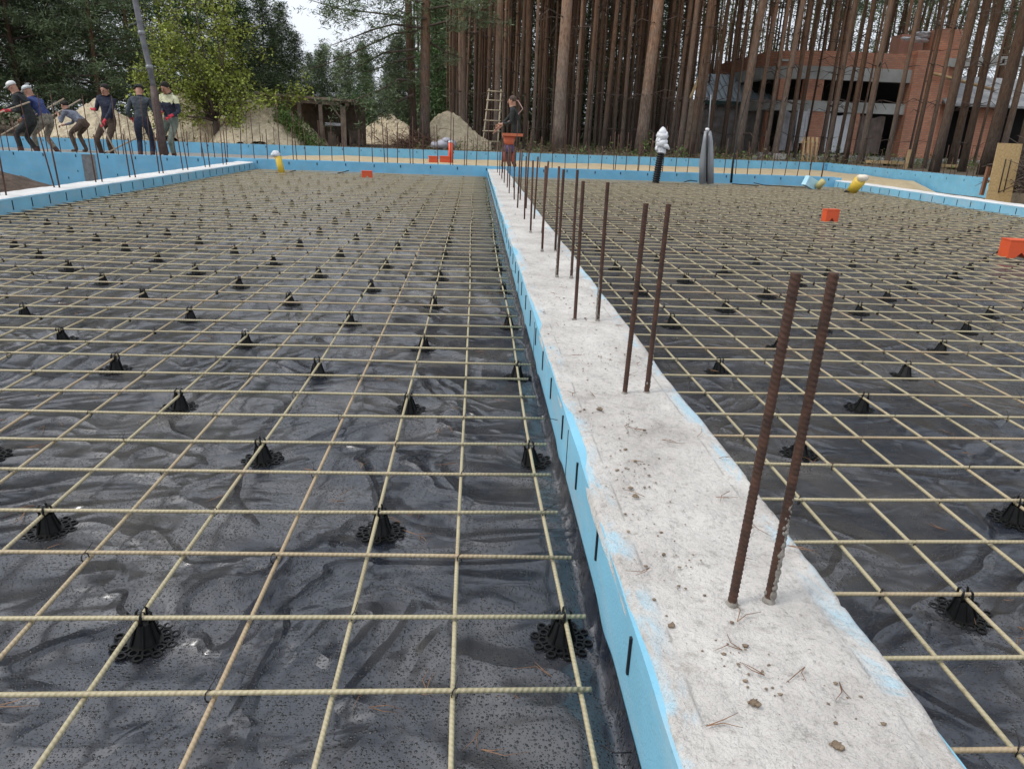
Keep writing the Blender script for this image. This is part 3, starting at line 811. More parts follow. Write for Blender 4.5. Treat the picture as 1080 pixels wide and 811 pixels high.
# ------------------------------------------------------------------ trees
def tufts(P, size, n_per, spread, flat=1.0, aspect=.35, up=.3):
    """leaf-sized quads around the points P"""
    P = np.asarray(P, float); k = len(P)*n_per
    C = np.repeat(P, n_per, 0)+rng.normal(0, 1, (k, 3))*np.array([spread, spread, spread*flat])
    A = rng.normal(0, 1, (k, 3)); A[:, 2] = A[:, 2]*.7+up; A /= np.linalg.norm(A, axis=1)[:, None]
    B = np.cross(A, rng.normal(0, 1, (k, 3))); B /= np.linalg.norm(B, axis=1)[:, None]
    s = size*rng.uniform(.55, 1.4, (k, 1)); a = A*s; b = B*s*aspect
    V = np.stack([C-a*.5, C+b*.5, C+a*.5, C-b*.5], 1).reshape(-1, 3)
    return V, np.arange(4*k).reshape(-1, 4)
def trunk_mb(h, r, bend=.15, n=8, k=12, top=.45, z0=-.3):
    b = MB(); a1, a2 = random.uniform(0, 6), random.uniform(0, 6); pts = []; rad = []
    for i in range(k+1):
        t = i/k; z = z0+(h-z0)*t
        pts.append((bend*(math.sin(2.2*t+a1)-math.sin(a1))*.8*t+.03*math.sin(9*t+a2), bend*(math.cos(2.6*t+a2)-math.cos(a2))*.8*t, z))
        rad.append(r*(1-(1-top)*t)*(1+.28*math.exp(-max(0, z)*3)))
    b.tube(pts, rad, n); return b, pts, rad
# forest pines: tall bare stems with a high crown and dead snags
STEMS = []; SNAGS = []; CROWNS = []
for i in range(7):
    b, pts, rad = trunk_mb(19, .13, .45, 7, 16, .42); STEMS.append(b.mesh('trunk', BARK))
    s = MB(); roots = []
    for q in range(20):
        t = random.uniform(.1, .55); j = int(t*16); p = Vector(pts[j]); a = random.uniform(0, 6.28); Ln = random.uniform(.3, 1.5)
        m1 = p+Vector((math.cos(a), math.sin(a), random.uniform(-.1, .35)))*Ln*.5; m2 = p+Vector((math.cos(a), math.sin(a), random.uniform(-.35, .3)))*Ln
        k0 = len(s.v); s.tube([p, m1, m2], [.020, .013, .005], 4)
        roots.append(k0)
        if random.random() < 0: s.tube([m1, m1+Vector((math.cos(a+.8), math.sin(a+.8), -.1))*Ln*.4], [.007, .002], 3)
    for a_, b_ in zip(roots, roots[1:]): s.f.append((a_, b_, b_+1)); s.uv.append([(0, 0)]*3); s.mi.append(0)   # joined inside the stem
    SNAGS.append(s.mesh('dead_branches', TWIG))
for i in range(5):
    P = []
    for q in range(26):
        z = 11+8.5*random.random()**.8; a = random.uniform(0, 6.28); Ln = random.uniform(.6, 2.3)*(1.25-(z-11)/12)
        for w in np.linspace(.35, 1, 5): P.append((Ln*w*math.cos(a), Ln*w*math.sin(a), z+.35*w*Ln*.4+random.gauss(0, .1)))
    V, Fc = tufts(P, .28, 24, .24, .6, .16)
    CROWNS.append(mesh_np('crown', V, Fc, NGREEN, False))
cnt = {}
trees = []
def stem(x, y, r, lean=None, sway=None, crown=True, z=None):
    z = float(ground_z(x, y)) if z is None else z
    trees.append((x, y, z, r, lean if lean is not None else random.gauss(0, .012), sway if sway is not None else random.gauss(0, .012), crown))
def stem_px(u, v, w, lean=0, Y=None, crown=True):
    """a stem whose foot shows at picture position u with pixel width w"""
    Y = Y or 28; p = at(u, v, Y); ppm = F*(1/(np.array([p.x, p.y, p.z-CH])@AX[2])); stem(p.x, Y, w/ppm/2*.74, lean, 0, crown)
# stems one can single out (foot position, width in the picture, lean, distance)
for a in [(449, 158, 15, .005, 28), (437, 158, 11, -.03, 28.6), (478, 158, 6, .0, 31), (489, 158, 7, -.004, 30), (500, 160, 5, .0, 33), (514, 160, 7, .01, 34), (522, 160, 9, .01, 30), (553, 162, 8, .0, 31),
          (546, 162, 5, .01, 33), (566, 162, 5, .0, 35), (589, 165, 18, .0, 28), (604, 165, 5, .01, 30), (616, 165, 6, .02, 29.5), (636, 166, 7, .02, 29), (645, 166, 5, .0, 33), (655, 166, 6, .0, 31),
          (676, 167, 17, .01, 28.2), (694, 167, 6, .01, 34), (706, 168, 6, .03, 31), (716, 168, 8, .02, 28.5), (728, 169, 10, .01, 28.5), (733, 169, 6, .02, 32), (745, 170, 6, .02, 30),
          (760, 170, 6, .01, 33), (776, 168, 13, .02, 29), (792, 168, 6, .02, 31.5), (806, 172, 6, .0, 30), (815, 173, 9, .03, 29.4), (828, 174, 7, .01, 29.8), (836, 174, 6, .015, 30.2), (862, 176, 5, .01, 31),
          (870, 178, 7, .02, 28.3), (880, 178, 5, .02, 29), (889, 180, 8, .015, 27.6), (905, 181, 9, .02, 27.2), (933, 182, 7, .01, 26.8), (958, 185, 6, .01, 25.6), (972, 186, 6, .0, 26), (984, 187, 13, .01, 23.3),
          (1000, 186, 11, .0, 26.5), (1012, 188, 10, .01, 24.5), (1036, 192, 17, .01, 22.0), (1052, 180, 9, .0, 27), (1074, 185, 22, .012, 20.3), (1098, 185, 14, .0, 19)]:
    stem_px(a[0], a[1], a[2], a[3], a[4])
# the dense stand
def dense(n, u0, u1, Y0, Y1, r0, r1):
    k = 0
    while k < n:
        u = random.uniform(u0, u1); Y = Y0+(Y1-Y0)*random.random()**.8; p = at(u, 160, Y)
        if any(abs(p.x-t[0]) < .26 and abs(Y-t[1]) < .5 for t in trees): continue
        stem(p.x, Y, random.uniform(r0, r1)); k += 1
dense(250, 468, 740, 30, 56, .035, .088)
dense(52, 735, 880, 33, 62, .04, .085)
dense(30, 850, 1120, 45, 75, .09, .15)
dense(7, 860, 1080, 28, 36, .04, .07)
dense(14, 1085, 1400, 21, 40, .09, .17)
dense(5, 425, 470, 50, 70, .08, .12)
trees.sort(key=lambda t: px((t[0], t[1], t[2]))[0])
# the 255 that show largest stay single trees, the thin rest is one mass
show = [t for t in trees if -30 < px((t[0], t[1], t[2]))[0] < 1110]
show.sort(key=lambda t: -t[3]/math.hypot(t[0], t[1])); rest = show[255:]+[t for t in trees if t not in show][14:]
trees = [t for t in trees if t not in rest]
b = MB()
for x, y, z, r, lx, ly, cr in rest:
    a1 = random.uniform(0, 6)
    b.tube([(x+math.tan(lx)*q+.06*math.sin(a1+q*.5), y-math.tan(ly)*q+.06*math.cos(a1+q*.4), z-.3+q) for q in (0, .5, 3, 6, 9, 13, 18)], [r*1.25, r*1.05, r*.95, r*.85, r*.75, r*.6, r*.45], 6)
b.build('thin_pines', BARK, kind='stuff', label='thin pines filling the gaps deep in the wood', cat='wood')
P = [(t[0]+random.gauss(0, .8), t[1]+random.gauss(0, .8), t[2]+random.uniform(10, 18)) for t in rest for _ in range(22)]
V, Fc = tufts(P, .34, 14, .4, .7, .16); link('far_foliage', mesh_np('far_foliage', V, Fc, NGREEN, False), kind='stuff', label='crowns of the thin pines deep in the wood', cat='wood')
zone_n = {}
def zone(u, Y):
    r = 'front' if Y < 31 else ('middle' if Y < 42 else 'back')
    if u < 505: return r, 'left of the ladder'
    if u < 590: return r, 'between ladder and central thick pine'
    if u < 690: return r, 'between central thick pine and bagged pipe'
    if u < 770: return r, 'behind the grey pipes'
    if u < 940: return r, 'before middle of brick house'
    return r, 'before right of brick house'
for t in trees:
    x, y, z, r, lx, ly, cr = t; u = px((x, y, z))[0]; rw_, zn = zone(u, y)
    zone_n[(rw_, zn)] = zone_n.get((rw_, zn), 0)+1
    size = 'thick' if r > .16 else ('slim' if r > .09 else 'thin')
    e = empty('pine_tree', (x, y, z), 0, label=f"{size} pine, {nth(zone_n[(rw_, zn)])} from left, {rw_} row {zn}", cat='pine tree', group='pines of the wood behind the building plot')
    e.rotation_euler = (ly, lx, random.uniform(0, 6.28) if False else 0)
    k = r/.13; i = random.randrange(7); a = random.uniform(0, 6.28)
    o = link('trunk', STEMS[i], e, rz=a); o.scale = (k, k, random.uniform(.95, 1.1))
    o = link('dead_branches', SNAGS[i], e, rz=a); o.scale = (.6+.4*k, .6+.4*k, 1)
    if cr: o = link('crown', random.choice(CROWNS), e, rz=random.uniform(0, 6.28)); o.scale = (.8+.25*k, .8+.25*k, 1)
# the wood beyond, which reads as one mass
b = MB()
for i in range(420):
    u = random.uniform(455, 1500); Y = random.uniform(62, 100)
    if 735 < u < 1100 and random.random() < .45: continue
    if u < 735 and random.random() < .1: continue
    p = at(u, 150, Y); r = random.uniform(.08, .17); z = float(ground_z(p.x, Y))
    b.tube([(p.x, Y, z-.2), (p.x+random.gauss(0, .2), Y, z+9), (p.x+random.gauss(0, .5), Y, z+19)], [r*1.2, r, r*.5], 5)
b.build('far_wood', BARK, kind='stuff', label='distant mass of thin pine stems behind the wood', cat='wood')
P = []
for i in range(2300):                                   # wall of foliage beyond the left-hand pines
    u = random.uniform(-420, 236); Y = random.uniform(58, 80); p = at(u, 150, Y); P.append((p.x, Y, random.uniform(0, 17)))
for i in range(1500):                                   # crowns closing the sky over the house
    u = random.uniform(735, 1150); Y = random.uniform(60, 95); p = at(u, 150, Y); P.append((p.x, Y, random.uniform(8, 20)))
for i in range(3400):                                   # and dim foliage deep in the dense stand
    u = random.uniform(455, 715); Y = random.uniform(44, 80); p = at(u, 150, Y); P.append((p.x, Y, random.uniform(0, 15)))
for i in range(2600):
    u = random.uniform(450, 1500); Y = random.uniform(60, 100); p = at(u, 150, Y)
    if u < 735: z = random.choice([random.uniform(0, 3.2), random.uniform(6.5, 20), random.uniform(8, 20)])
    else: z = random.choice([random.uniform(0, 1.5), random.uniform(9, 20), random.uniform(10, 20)])
    P.append((p.x, Y, z+.3))
V, Fc = tufts(P, .42, 26, .75, .7, .18); link('far_foliage', mesh_np('far_foliage', V, Fc, NGREEN, False), kind='stuff', label='dark green foliage of the distant wood', cat='wood')
# undergrowth at the edge of the dense stand
P = []
for i in range(520):
    u = random.uniform(440, 760); Y = random.uniform(46, 62); p = at(u, 150, Y); P.append((p.x, Y, .3+abs(random.gauss(0, 1.2))))
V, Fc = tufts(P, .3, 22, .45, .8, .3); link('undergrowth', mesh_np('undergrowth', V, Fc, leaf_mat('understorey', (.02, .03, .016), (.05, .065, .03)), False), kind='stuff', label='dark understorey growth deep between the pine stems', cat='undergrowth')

# bushy pines on the left: foliage almost to the ground
def bushy(h, rad, seed, dens=1, z_lo=.12, conic=.75):
    random.seed(seed); P = []; br = MB(); tk, pts, rr = trunk_mb(h*.97, .006*h+.03, .25, 7, 14, .15)
    nb = int(64*dens)
    for q in range(nb):
        f = z_lo+(1-z_lo)*(q+random.random())/nb; z = h*f; a = q*2.4+random.gauss(0, .4)
        Ln = rad*(1-f)**conic*random.uniform(.55, 1.15)+.18
        p0 = Vector(pts[min(14, int(f*14))]); p0.z = z; prev = p0; dr = random.uniform(-.12, .22)
        line = [p0]
        for w in (.35, .7, 1):
            line.append(Vector((p0.x+Ln*w*math.cos(a+.15*w), p0.y+Ln*w*math.sin(a+.15*w), z+Ln*w*dr+.12*w*w*Ln)))
        br.tube(line, [.03*Ln**.5, .02*Ln**.5, .012, .004], 4)
        for k in range(int(3+Ln*4.2)):
            w = random.uniform(.25, 1.02); i0 = min(2, int(w*3)); p = line[i0].lerp(line[i0+1], min(1, w*3-i0))
            off = random.gauss(0, .17*Ln*(w+.2))
            P.append((p.x-off*math.sin(a), p.y+off*math.cos(a), p.z+random.gauss(0, .10)+.06))
    return tk.mesh('trunk', BARK), br.mesh('branches', TWIG), np.array(P)
BUSH = []
for i, (h, r_, cn) in enumerate(((15, 2.9, .5), (13, 2.6, .6), (9, 2.1, .75), (7, 1.6, .8), (16, 3.3, .42))):
    tm, bm_, P = bushy(h, r_, 30+i, 1.25 if h > 10 else 1.0, .06, cn)
    V, Fc = tufts(P, .20, 40, .19, .7, .15, .35)
    V2, F2 = V, Fc
    BUSH.append((tm, bm_, [mesh_np('crown', V, Fc, q, False) for q in (NGREEN, NGREEN2)], h))
random.seed(11)
left = [  # picture position, distance, which kind, scale, colour
 (-330, 30, 0, 1, 0), (-250, 27, 4, 1, 0), (-160, 31, 1, 1, 0), (-105, 29, 0, 1, 0), (-60, 33, 4, 1, 0), (-20, 30.5, 0, 1.05, 0), (30, 31.5, 4, 1, 0), (75, 34, 1, 1.1, 0), (112, 31.5, 0, .95, 0), (150, 36, 4, 1, 1),
 (185, 39, 0, 1, 1), (55, 40, 0, 1.1, 0), (0, 42, 4, 1.1, 0), (110, 43, 4, 1.1, 0), (215, 44, 1, 1.0, 1), (244, 46, 2, 1.2, 1), (262, 44, 2, .95, 1), (281, 42, 3, .98, 0), (300, 44, 3, .95, 0), (318, 46, 3, .78, 0), (268, 55, 2, .88, 1), (300, 56, 3, .95, 1),
 (342, 47, 3, .66, 1), (365, 50, 3, .70, 0), (390, 48, 3, .66, 1), (412, 46, 3, .72, 0), (432, 52, 2, .8, 0), (463, 47, 2, 1.15, 1), (478, 54, 0, 1.0, 1), (452, 62, 0, 1.05, 0), (350, 40, 3, .62, 0), (385, 41, 3, .66, 1), (420, 40, 3, .7, 0), (330, 58, 3, .75, 0), (372, 60, 3, .8, 0)]
left.sort(key=lambda a: a[0]); cnt = {}
for u, Y, k, s, c in left:
    p = at(u, 152, Y); z = float(ground_z(p.x, Y)); tm, bm_, cr, h = BUSH[k]
    what = ('tall dark green' if c == 0 else 'tall mid green') if k in (0, 1, 4) else ('small dark green' if c == 0 else 'small fresh green')
    zn = 'behind the workers' if u < 200 else ('by the white sky gap' if u < 340 else 'behind the twin pine')
    cnt[(what, zn)] = cnt.get((what, zn), 0)+1
    e = empty('pine_tree', (p.x, Y, z), random.uniform(0, 6.28), label=f"{what} bushy pine {zn}, {nth(cnt[(what, zn)])} such from left", cat='pine tree', group='bushy pines along the left edge of the plot')
    for nm, me in (('trunk', tm), ('branches', bm_), ('crown', cr[c])):
        o = link(nm, me, e); o.scale = (s, s, s)
# low dark understorey on the left
P = []
for i in range(900):
    u = random.uniform(-500, 440); Y = random.uniform(33, 60); p = at(u, 150, Y); P.append((p.x, Y, .3+abs(random.gauss(0, 1.0))))
V, Fc = tufts(P, .3, 20, .5, .8, .3); link('undergrowth', mesh_np('undergrowth', V, Fc, NGREEN, False), kind='stuff', label='dark low growth under the bushy pines on the left', cat='undergrowth')

# the twin pine: long boughs of its own reach left over the gap of sky
tw = [t for t in trees if abs(px((t[0], t[1], t[2]))[0]-449) < 3 and t[1] < 29][0]
YT = 28
boughs = [([(440, 33), (415, 36), (385, 50), (350, 66), (318, 76)], 1.0), ([(450, 20), (425, 18), (395, 14), (360, 10), (325, 0)], 1.2), ([(438, 60), (415, 66), (395, 74), (370, 78)], .7), ([(447, 4), (415, -4), (380, 0), (345, 12)], 1.2),
          ([(452, 44), (470, 56), (486, 60)], .5), ([(440, 86), (420, 84), (400, 96), (375, 105), (352, 112)], .8), ([(436, 100), (418, 108), (405, 118), (392, 126)], .6), ([(450, -20), (410, -30), (370, -18), (335, -12)], 1.3), ([(448, 70), (430, 78), (410, 100), (400, 112)], .6),
          ([(452, 10), (475, 6), (500, -4), (515, -10)], .9), ([(452, -8), (480, 6), (505, 16), (532, 22)], .9), ([(452, 28), (474, 22), (498, 30)], .6), ([(440, 52), (405, 56), (378, 70), (352, 84)], .8), ([(446, 30), (415, 26), (392, 32), (372, 40), (350, 48)], .5)]
P = []; br = MB()
for li, (pl, den) in enumerate(boughs):
    line = [at(u, v, YT+random.uniform(-.2, .2)-.35*i*(1 if li % 2 else -1)) for i, (u, v) in enumerate(pl)]
    br.tube(line, list(np.linspace(.045, .01, len(line))), 5)
    for i in range(len(line)-1):
        for k in range(int(22*den)):
            w = random.random(); p = line[i].lerp(line[i+1], w); s_ = .12+.09*i
            q = p+Vector((random.gauss(0, .25), random.gauss(0, s_*1.6), random.gauss(-.10, s_*.75)))
            if (i+w) < .8 and random.random() < .7: continue
            if random.random() < .18: br.tube([p, p.lerp(q, .5)+Vector((0, 0, .05)), q], [.012, .008, .003], 3)
            P.append(q)
V, Fc = tufts(P, .15, 26, .115, .6, .16, .2)
te = empty('pine_tree', (tw[0], tw[1], tw[2]), 0, label='twin pine with long left boughs reaching over the white gap of sky', cat='pine tree')
for nm, me in (('branches', br.mesh('branches', TWIG)), ('crown', mesh_np('crown', V, Fc, NGREEN, False))):
    o = link(nm, me, te); o.location = (-tw[0], -tw[1], -tw[2])
# hand its stems over to it
for t_u in (449, 437):
    for e in [o for o in col.objects if o.type == 'EMPTY' and o.name.startswith('pine_tree') and o.get('group', '').startswith('pines of the wood') and abs(px(o.location)[0]-t_u) < 3 and o.location.y < 29]:
        for ch in list(o for o in col.objects if o.parent == e):
            if ch.name.startswith('crown'): bpy.data.objects.remove(ch); continue
            mw = Matrix.LocRotScale(e.location, e.rotation_euler, None) @ Matrix.LocRotScale(ch.location, ch.rotation_euler, ch.scale)
            ch.parent = te; ch.matrix_local = Matrix.Translation(-Vector(te.location)) @ mw
        bpy.data.objects.remove(e)

# leafing broadleaf tree behind the workers
random.seed(5)
p0 = at(233, 154, 26.5); br = MB(); P = []
base = Vector((p0.x, 26.5, .1))
fork = at(228, 128, 26.5)
tkb = MB(); tkb.tube([base, base.lerp(fork, .5)+Vector((-.05, 0, 0)), fork], [.17, .13, .12], 8)
tips = [(150, 20), (165, -10), (185, 10), (200, -25), (222, -10), (240, 15), (252, 45), (258, 75), (150, 60), (142, 85), (175, 45), (195, 60), (215, 40), (235, 60), (205, 90), (262, 98), (185, 92), (160, 112)]
for u, v in tips:
    tip = at(u, v, 26.5+random.uniform(-1.6, 1.6)); m1 = fork.lerp(tip, .45)+Vector((random.gauss(0, .12), 0, random.uniform(-.1, .25)))
    br.tube([fork, fork.lerp(m1, .5)+Vector((random.gauss(0, .05), 0, .03)), m1, tip], [.06, .04, .026, .006], 5)
    for k in range(9):
        w = random.uniform(.3, 1); s0 = m1.lerp(tip, w) if w > .5 else fork.lerp(m1, w*2)
        t2 = s0+Vector((random.gauss(0, .55), random.gauss(0, .6), random.gauss(.12, .4)))
        br.tube([s0, s0.lerp(t2, .5)+Vector((0, 0, .05)), t2], [.014, .009, .003], 3)
        for j in range(7): P.append(s0.lerp(t2, random.uniform(.25, 1.1)))
V, Fc = tufts(P, .085, 12, .17, .9, .75, .0)
be = empty('broadleaf_tree', base, label='leafing tree with fresh yellow-green leaves behind the sand pile and workers', cat='tree')
for nm, me in (('trunk', tkb.mesh('trunk', TWIG)), ('branches', br.mesh('branches', TWIG)), ('crown', mesh_np('crown', V, Fc, BIRCH, False))):
    o = link(nm, me, be); o.location = -base
# low bough with bright leaves over the sand pile
ln = [at(236, 130, 26), at(248, 112, 26), at(275, 106, 26), at(300, 100, 26), at(325, 92, 26)]
br = MB(); br.tube(ln, [.04, .03, .02, .012, .004], 4); P = []
for i in range(4):
    for k in range(16): P.append(ln[i].lerp(ln[i+1], random.random())+Vector((random.gauss(0, .15), random.gauss(0, .25), random.gauss(0, .16))))
V, Fc = tufts(P, .10, 14, .13, .8, .7, 0)
o = link('branches', br.mesh('branches', TWIG), be); o.location = -base
o = link('crown', mesh_np('crown', V, Fc, BIRCH, False), be); o.location = -base
random.seed(21)

# ------------------------------------------------------------------ sand piles
def pile(u, v, Y, w, d_, h, label, herb=0, seed=0, name='sand_pile', m_=SAND2, skew=0):
    p = at(u, v, Y); z = float(ground_z(p.x, Y))-.1; n = 90
    t = np.linspace(-1, 1, n); X, Yg = np.meshgrid(t, t); r = np.sqrt(X**2+Yg**2)*(1+.22*(fbm(X*2+seed, Yg*2+3, 3)-.5)*2)
    Z = h*np.clip(1-r, 0, 1)**.75*(.86+.3*fbm(X*3+seed, Yg*3+seed, 4))+(.15*h*(fbm(X*7+seed, Yg*7, 3)-.5)+.08*h*(fbm(X*19+seed, Yg*19, 3)-.5))*np.clip((1-r)*3, 0, 1)
    me = grid_mesh(name, t, t, Z, m_, X=X*w/2+skew*Z/h, Y=Yg*d_/2)
    o = link(name, me, None, (p.x, Y, z), label=label, cat='sand pile' if m_ is SAND2 else 'heap')
    return p, z
pile(108, 152, 26.4, 4.2, 3.2, 1.3, 'low sand pile behind the four workers on the left', seed=1)
pile(200, 152, 28.2, 4.8, 3.5, 1.75, 'sand pile behind the leafing tree', seed=4)
pile(283, 155, 27.2, 4.2, 3.8, 1.75, 'large sand pile with green weeds on its right slope beside the shed', seed=7)
pile(412, 155, 33, 4.0, 3, 1.25, 'pale sand pile seen between the shed posts and the twin pine', seed=3)
pile(472, 157, 29.3, 3.4, 3, 1.55, 'sand pile right of the twin pine', seed=9)
# weeds on the pile and grass by the walls
P = []
pc = at(306, 150, 27)
for i in range(420):
    f = random.random(); u = 292+f*40+random.gauss(0, 5); v = 112+f*42+random.gauss(0, 4)+3; p = at(u, v, 26.6-.5+random.gauss(0, .2)); P.append((p.x, p.y, max(.15, p.z-.05)))
for i in range(40): p = at(random.gauss(258, 7), 150-abs(random.gauss(0, 9)), 25.9); P.append(tuple(p))
V, Fc = tufts(P, .11, 9, .07, 1, .3, .9); link('weeds', mesh_np('weeds', V, Fc, HERB, False), kind='stuff', label='green weeds over the right slope of the large sand pile', cat='weeds')
P = []
for i in range(900):
    x = random.uniform(-14, 12); P.append((x, far_y(x)+.5+abs(random.gauss(0, .8)), .22))
V, Fc = tufts(P, .14, 5, .09, .5, .12, .6); link('dry_grass', mesh_np('dry_grass', V, Fc, mat('dry_grass', (.16, .12, .06), (.26, .22, .1)), False), kind='stuff', label='dry grass and litter along the outer wall', cat='grass')
# litter, seedlings and twigs on the forest floor
P = []
for i in range(1500):
    u = random.uniform(440, 1120); Y = 25.6+18*random.random()**1.6; p = at(u, 170, Y)
    if p.x > 12.3 or Y > far_y(p.x)+.4: P.append((p.x, Y, float(ground_z(p.x, Y))+abs(random.gauss(0, .12))))
V, Fc = tufts(P, .12, 9, .10, .8, .2, .5); link('dry_grass', mesh_np('dry_grass', V, Fc, mat('litter', (.11, .085, .05), (.20, .17, .09)), False), kind='stuff', label='dry litter and seedlings between the pine trunks', cat='litter')
V, Fc = tufts(P[::6], .14, 14, .16, .9, .3, .5); link('weeds', mesh_np('weeds', V, Fc, HERB, False), kind='stuff', label='small green seedlings between the pine trunks', cat='weeds')
# brushwood
b = MB()
for i in range(420):
    p = at(random.gauss(432, 13), 157-abs(random.gauss(0, 7)), 27.5+random.gauss(0, .4)); a = random.uniform(0, 6.28); Ln = random.uniform(.2, .7)
    d = Vector((math.cos(a), math.sin(a)*.4, random.uniform(-.3, .7)))*Ln
    b.tube([p, p+d*.5+Vector((0, 0, .05)), p+d], [.010, .007, .003], 3)
b.build('brushwood', mat('brown_brush', (.09, .045, .03), (.2, .11, .07)), label='brown heap of cut brushwood left of the twin pine', cat='brushwood')
b = MB()
for i in range(500):
    p = at(1086, 205, 13.6)+Vector((random.gauss(0, .28), random.gauss(0, .3), abs(random.gauss(0, .30)))); a = random.uniform(0, 6.28); Ln = random.uniform(.15, .5)
    d = Vector((math.cos(a), math.sin(a), random.uniform(-.3, .8)))*Ln
    b.tube([p, p+d*.5+Vector((0, 0, .04)), p+d], [.012, .008, .003], 3)
b.build('brushwood', TWIG, label='grey tangle of roots and brush at the right edge beside the board', cat='brushwood')
pile(1096, 214, 14.4, 2.2, 2.0, .9, 'dark earth heap behind the upright board at the right edge', name='earth_heap', m_=SOIL, seed=12)

# ------------------------------------------------------------------ open shed
e = empty('shed', (0, 0, 0), label='open timber shed with flat plank roof beside the large sand pile', cat='shed')
A = at(300, 112, 28.2); B_ = at(372, 103, 27); zr = B_.z
b = MB(); b.box(A.x-.6, 26.6, zr-.10, B_.x, 30, zr-.02, ry=R(2.2)); b.build('roof', OLDWOOD, e, smooth=False)
for y in (26.72, 29.2):
    b = MB(); b.box(A.x-.5, y, zr-.25, B_.x-.1, y+.1, zr-.12, ry=R(2.2)); b.build('beam', OLDWOOD, e, smooth=False)
for u in (318, 340, 364):
    q = at(u, 150, 26.8); b = MB(); b.box(q.x-.06-(u == 364)*.05, 26.72, -.0, q.x+.06, 26.84, zr-.2); b.build('post', OLDWOOD, e, smooth=False)
    q = at(u, 150, 29.2); b = MB(); b.box(q.x-.06, 29.14, 0, q.x+.06, 29.26, zr-.2); b.build('post', OLDWOOD, e, smooth=False)
q = at(362, 118, 26.8); b = MB(); b.tube([(q.x-.05, 26.75, zr-.75), (q.x-.45, 26.75, zr-.22)], .035, 5); b.build('brace', OLDWOOD, e)
b = MB(); b.box(A.x-.5, 29.9, 0, B_.x, 29.97, zr-.2); b.build('back_wall', OLDWOOD, e, smooth=False)
q = at(352, 131, 28); b = MB(); b.box(q.x-.3, 27.7, q.z-.06, q.x+.25, 28.2, q.z+.04, rz=.2)
b.build('white_board', WHITEP, smooth=False, label='white board lying on junk inside the open shed', cat='board')
b = MB()
for i in range(30):
    x = random.uniform(A.x, B_.x-.3); y = random.uniform(27.6, 29.5); s_ = random.uniform(.1, .3); b.box(x, y, .1, x+s_*1.6, y+s_, .1+s_*random.uniform(.6, 2.6), rz=random.uniform(0, 3))
b.build('stored_junk', OLDWOOD, smooth=False, kind='stuff', label='dark jumble of timber stored in the shed', cat='timber')
q = at(316, 107, 28); b = MB(); b.blob((q.x, 28, q.z+.02), (.17, .25, .12), 9, 6, .3); b.blob((q.x-.35, 28, q.z-.02), (.25, .25, .06), 9, 6, .3)
b.build('plastic_bundle', WHITEP, label='small white bundle lying on the shed roof', cat='bundle')

# ------------------------------------------------------------------ brick house behind the pines
H0 = 38.0
def hb(b, u0, v0, u1, v1, dep=.35, Y=None, off=0):
    """a block standing on the facade plane, corners read off the picture"""
    Y = Y or H0; p = at(u0, v0, Y); q = at(u1, v1, Y)
    b.box(min(p.x, q.x), Y+off, min(p.z, q.z), max(p.x, q.x), Y+off+dep, max(p.z, q.z)); return b
hs = empty('brick_house', (0, 0, 0), label='unfinished red brick house with grey ring beams behind the pines on the right', cat='house')
b = MB(); X = lambda u, v=110: at(u, v, H0).x; Zc = lambda v, u=900: at(u, v, H0).z
xl, xr = X(812), X(990)
z_par, z_rb1, z_rb0, z_op, z_b0, z_g = 5.25, 4.55, 3.95, 2.95, 2.45, .1
# parapet, curved at its left end
def curve_wall(b, z0, z1, th=.35, out=0, rr=2.4):
    n = 8; vs = []
    arc = [(xl+rr-rr*math.sin(math.pi/2*i/n)-out*(math.sin(math.pi/2*i/n)), H0+rr-rr*math.cos(math.pi/2*i/n)-out*math.cos(math.pi/2*i/n)) for i in range(n+1)]
    line = [(xr, H0-out)]+arc+[(xl-out, H0+9)]
    for i in range(len(line)-1):
        (x0, y0), (x1, y1) = line[i], line[i+1]; L_ = math.hypot(x1-x0, y1-y0); nx, ny = (y1-y0)/L_*-1, (x1-x0)/L_
        nx, ny = -nx*-1, ny
        # inner side is away from the viewer
        ix, iy = (xl+rr+2), (H0+rr+2)
        def inn(x, y):
            dx, dy = (max(0, xl+rr-x)), max(0, H0+rr-y); return (x+th*(1 if x < xl+rr else 0)*(1 if dy < rr*.99 or 1 else 0), y+th*(1 if y < H0+rr else 0))
        a0 = (x0, y0); a1 = (x1, y1); b0 = inn(x0, y0); b1 = inn(x1, y1)
        b.add([(a0[0], a0[1], z0), (a1[0], a1[1], z0), (b1[0], b1[1], z0), (b0[0], b0[1], z0), (a0[0], a0[1], z1), (a1[0], a1[1], z1), (b1[0], b1[1], z1), (b0[0], b0[1], z1)],
              [(0, 1, 2, 3), (4, 5, 6, 7), (0, 1, 5, 4), (1, 2, 6, 5), (2, 3, 7, 6), (3, 0, 4, 7)])
b = MB(); curve_wall(b, z_rb1+.003, z_par); b.build('parapet', BRICK, hs, smooth=False)
b = MB(); curve_wall(b, z_rb0, z_rb1, .4, .04); b.build('ring_beam', RINGC, hs, smooth=False)
b = MB(); curve_wall(b, z_b0, z_op, .4, .04); b.build('ring_beam', RINGC, hs, smooth=False)
b = MB(); b.box(xl+.5, H0+.5, z_par-.5, xr-.2, H0+8.8, z_par-.4); b.build('roof', RINGC, hs, smooth=False)
for (u0, u1) in ((826, 833), (848, 868), (905, 909)):
    b = MB(); b.box(X(u0, 95), H0+.02+(u0 < 840)*.5, z_op+.002, X(u1, 95), H0+.33+(u0 < 840)*.5, z_rb0-.002); b.build('pier', BRICK, hs, smooth=False)
for (u0, u1) in ((815, 822), (849, 867), (900, 904)):
    b = MB(); b.box(X(u0, 140), H0+.02+(u0 < 840)*1.2, z_g-.3, X(u1, 140), H0+.33+(u0 < 840)*1.2, z_b0-.002); b.build('pier', BRICK, hs, smooth=False)
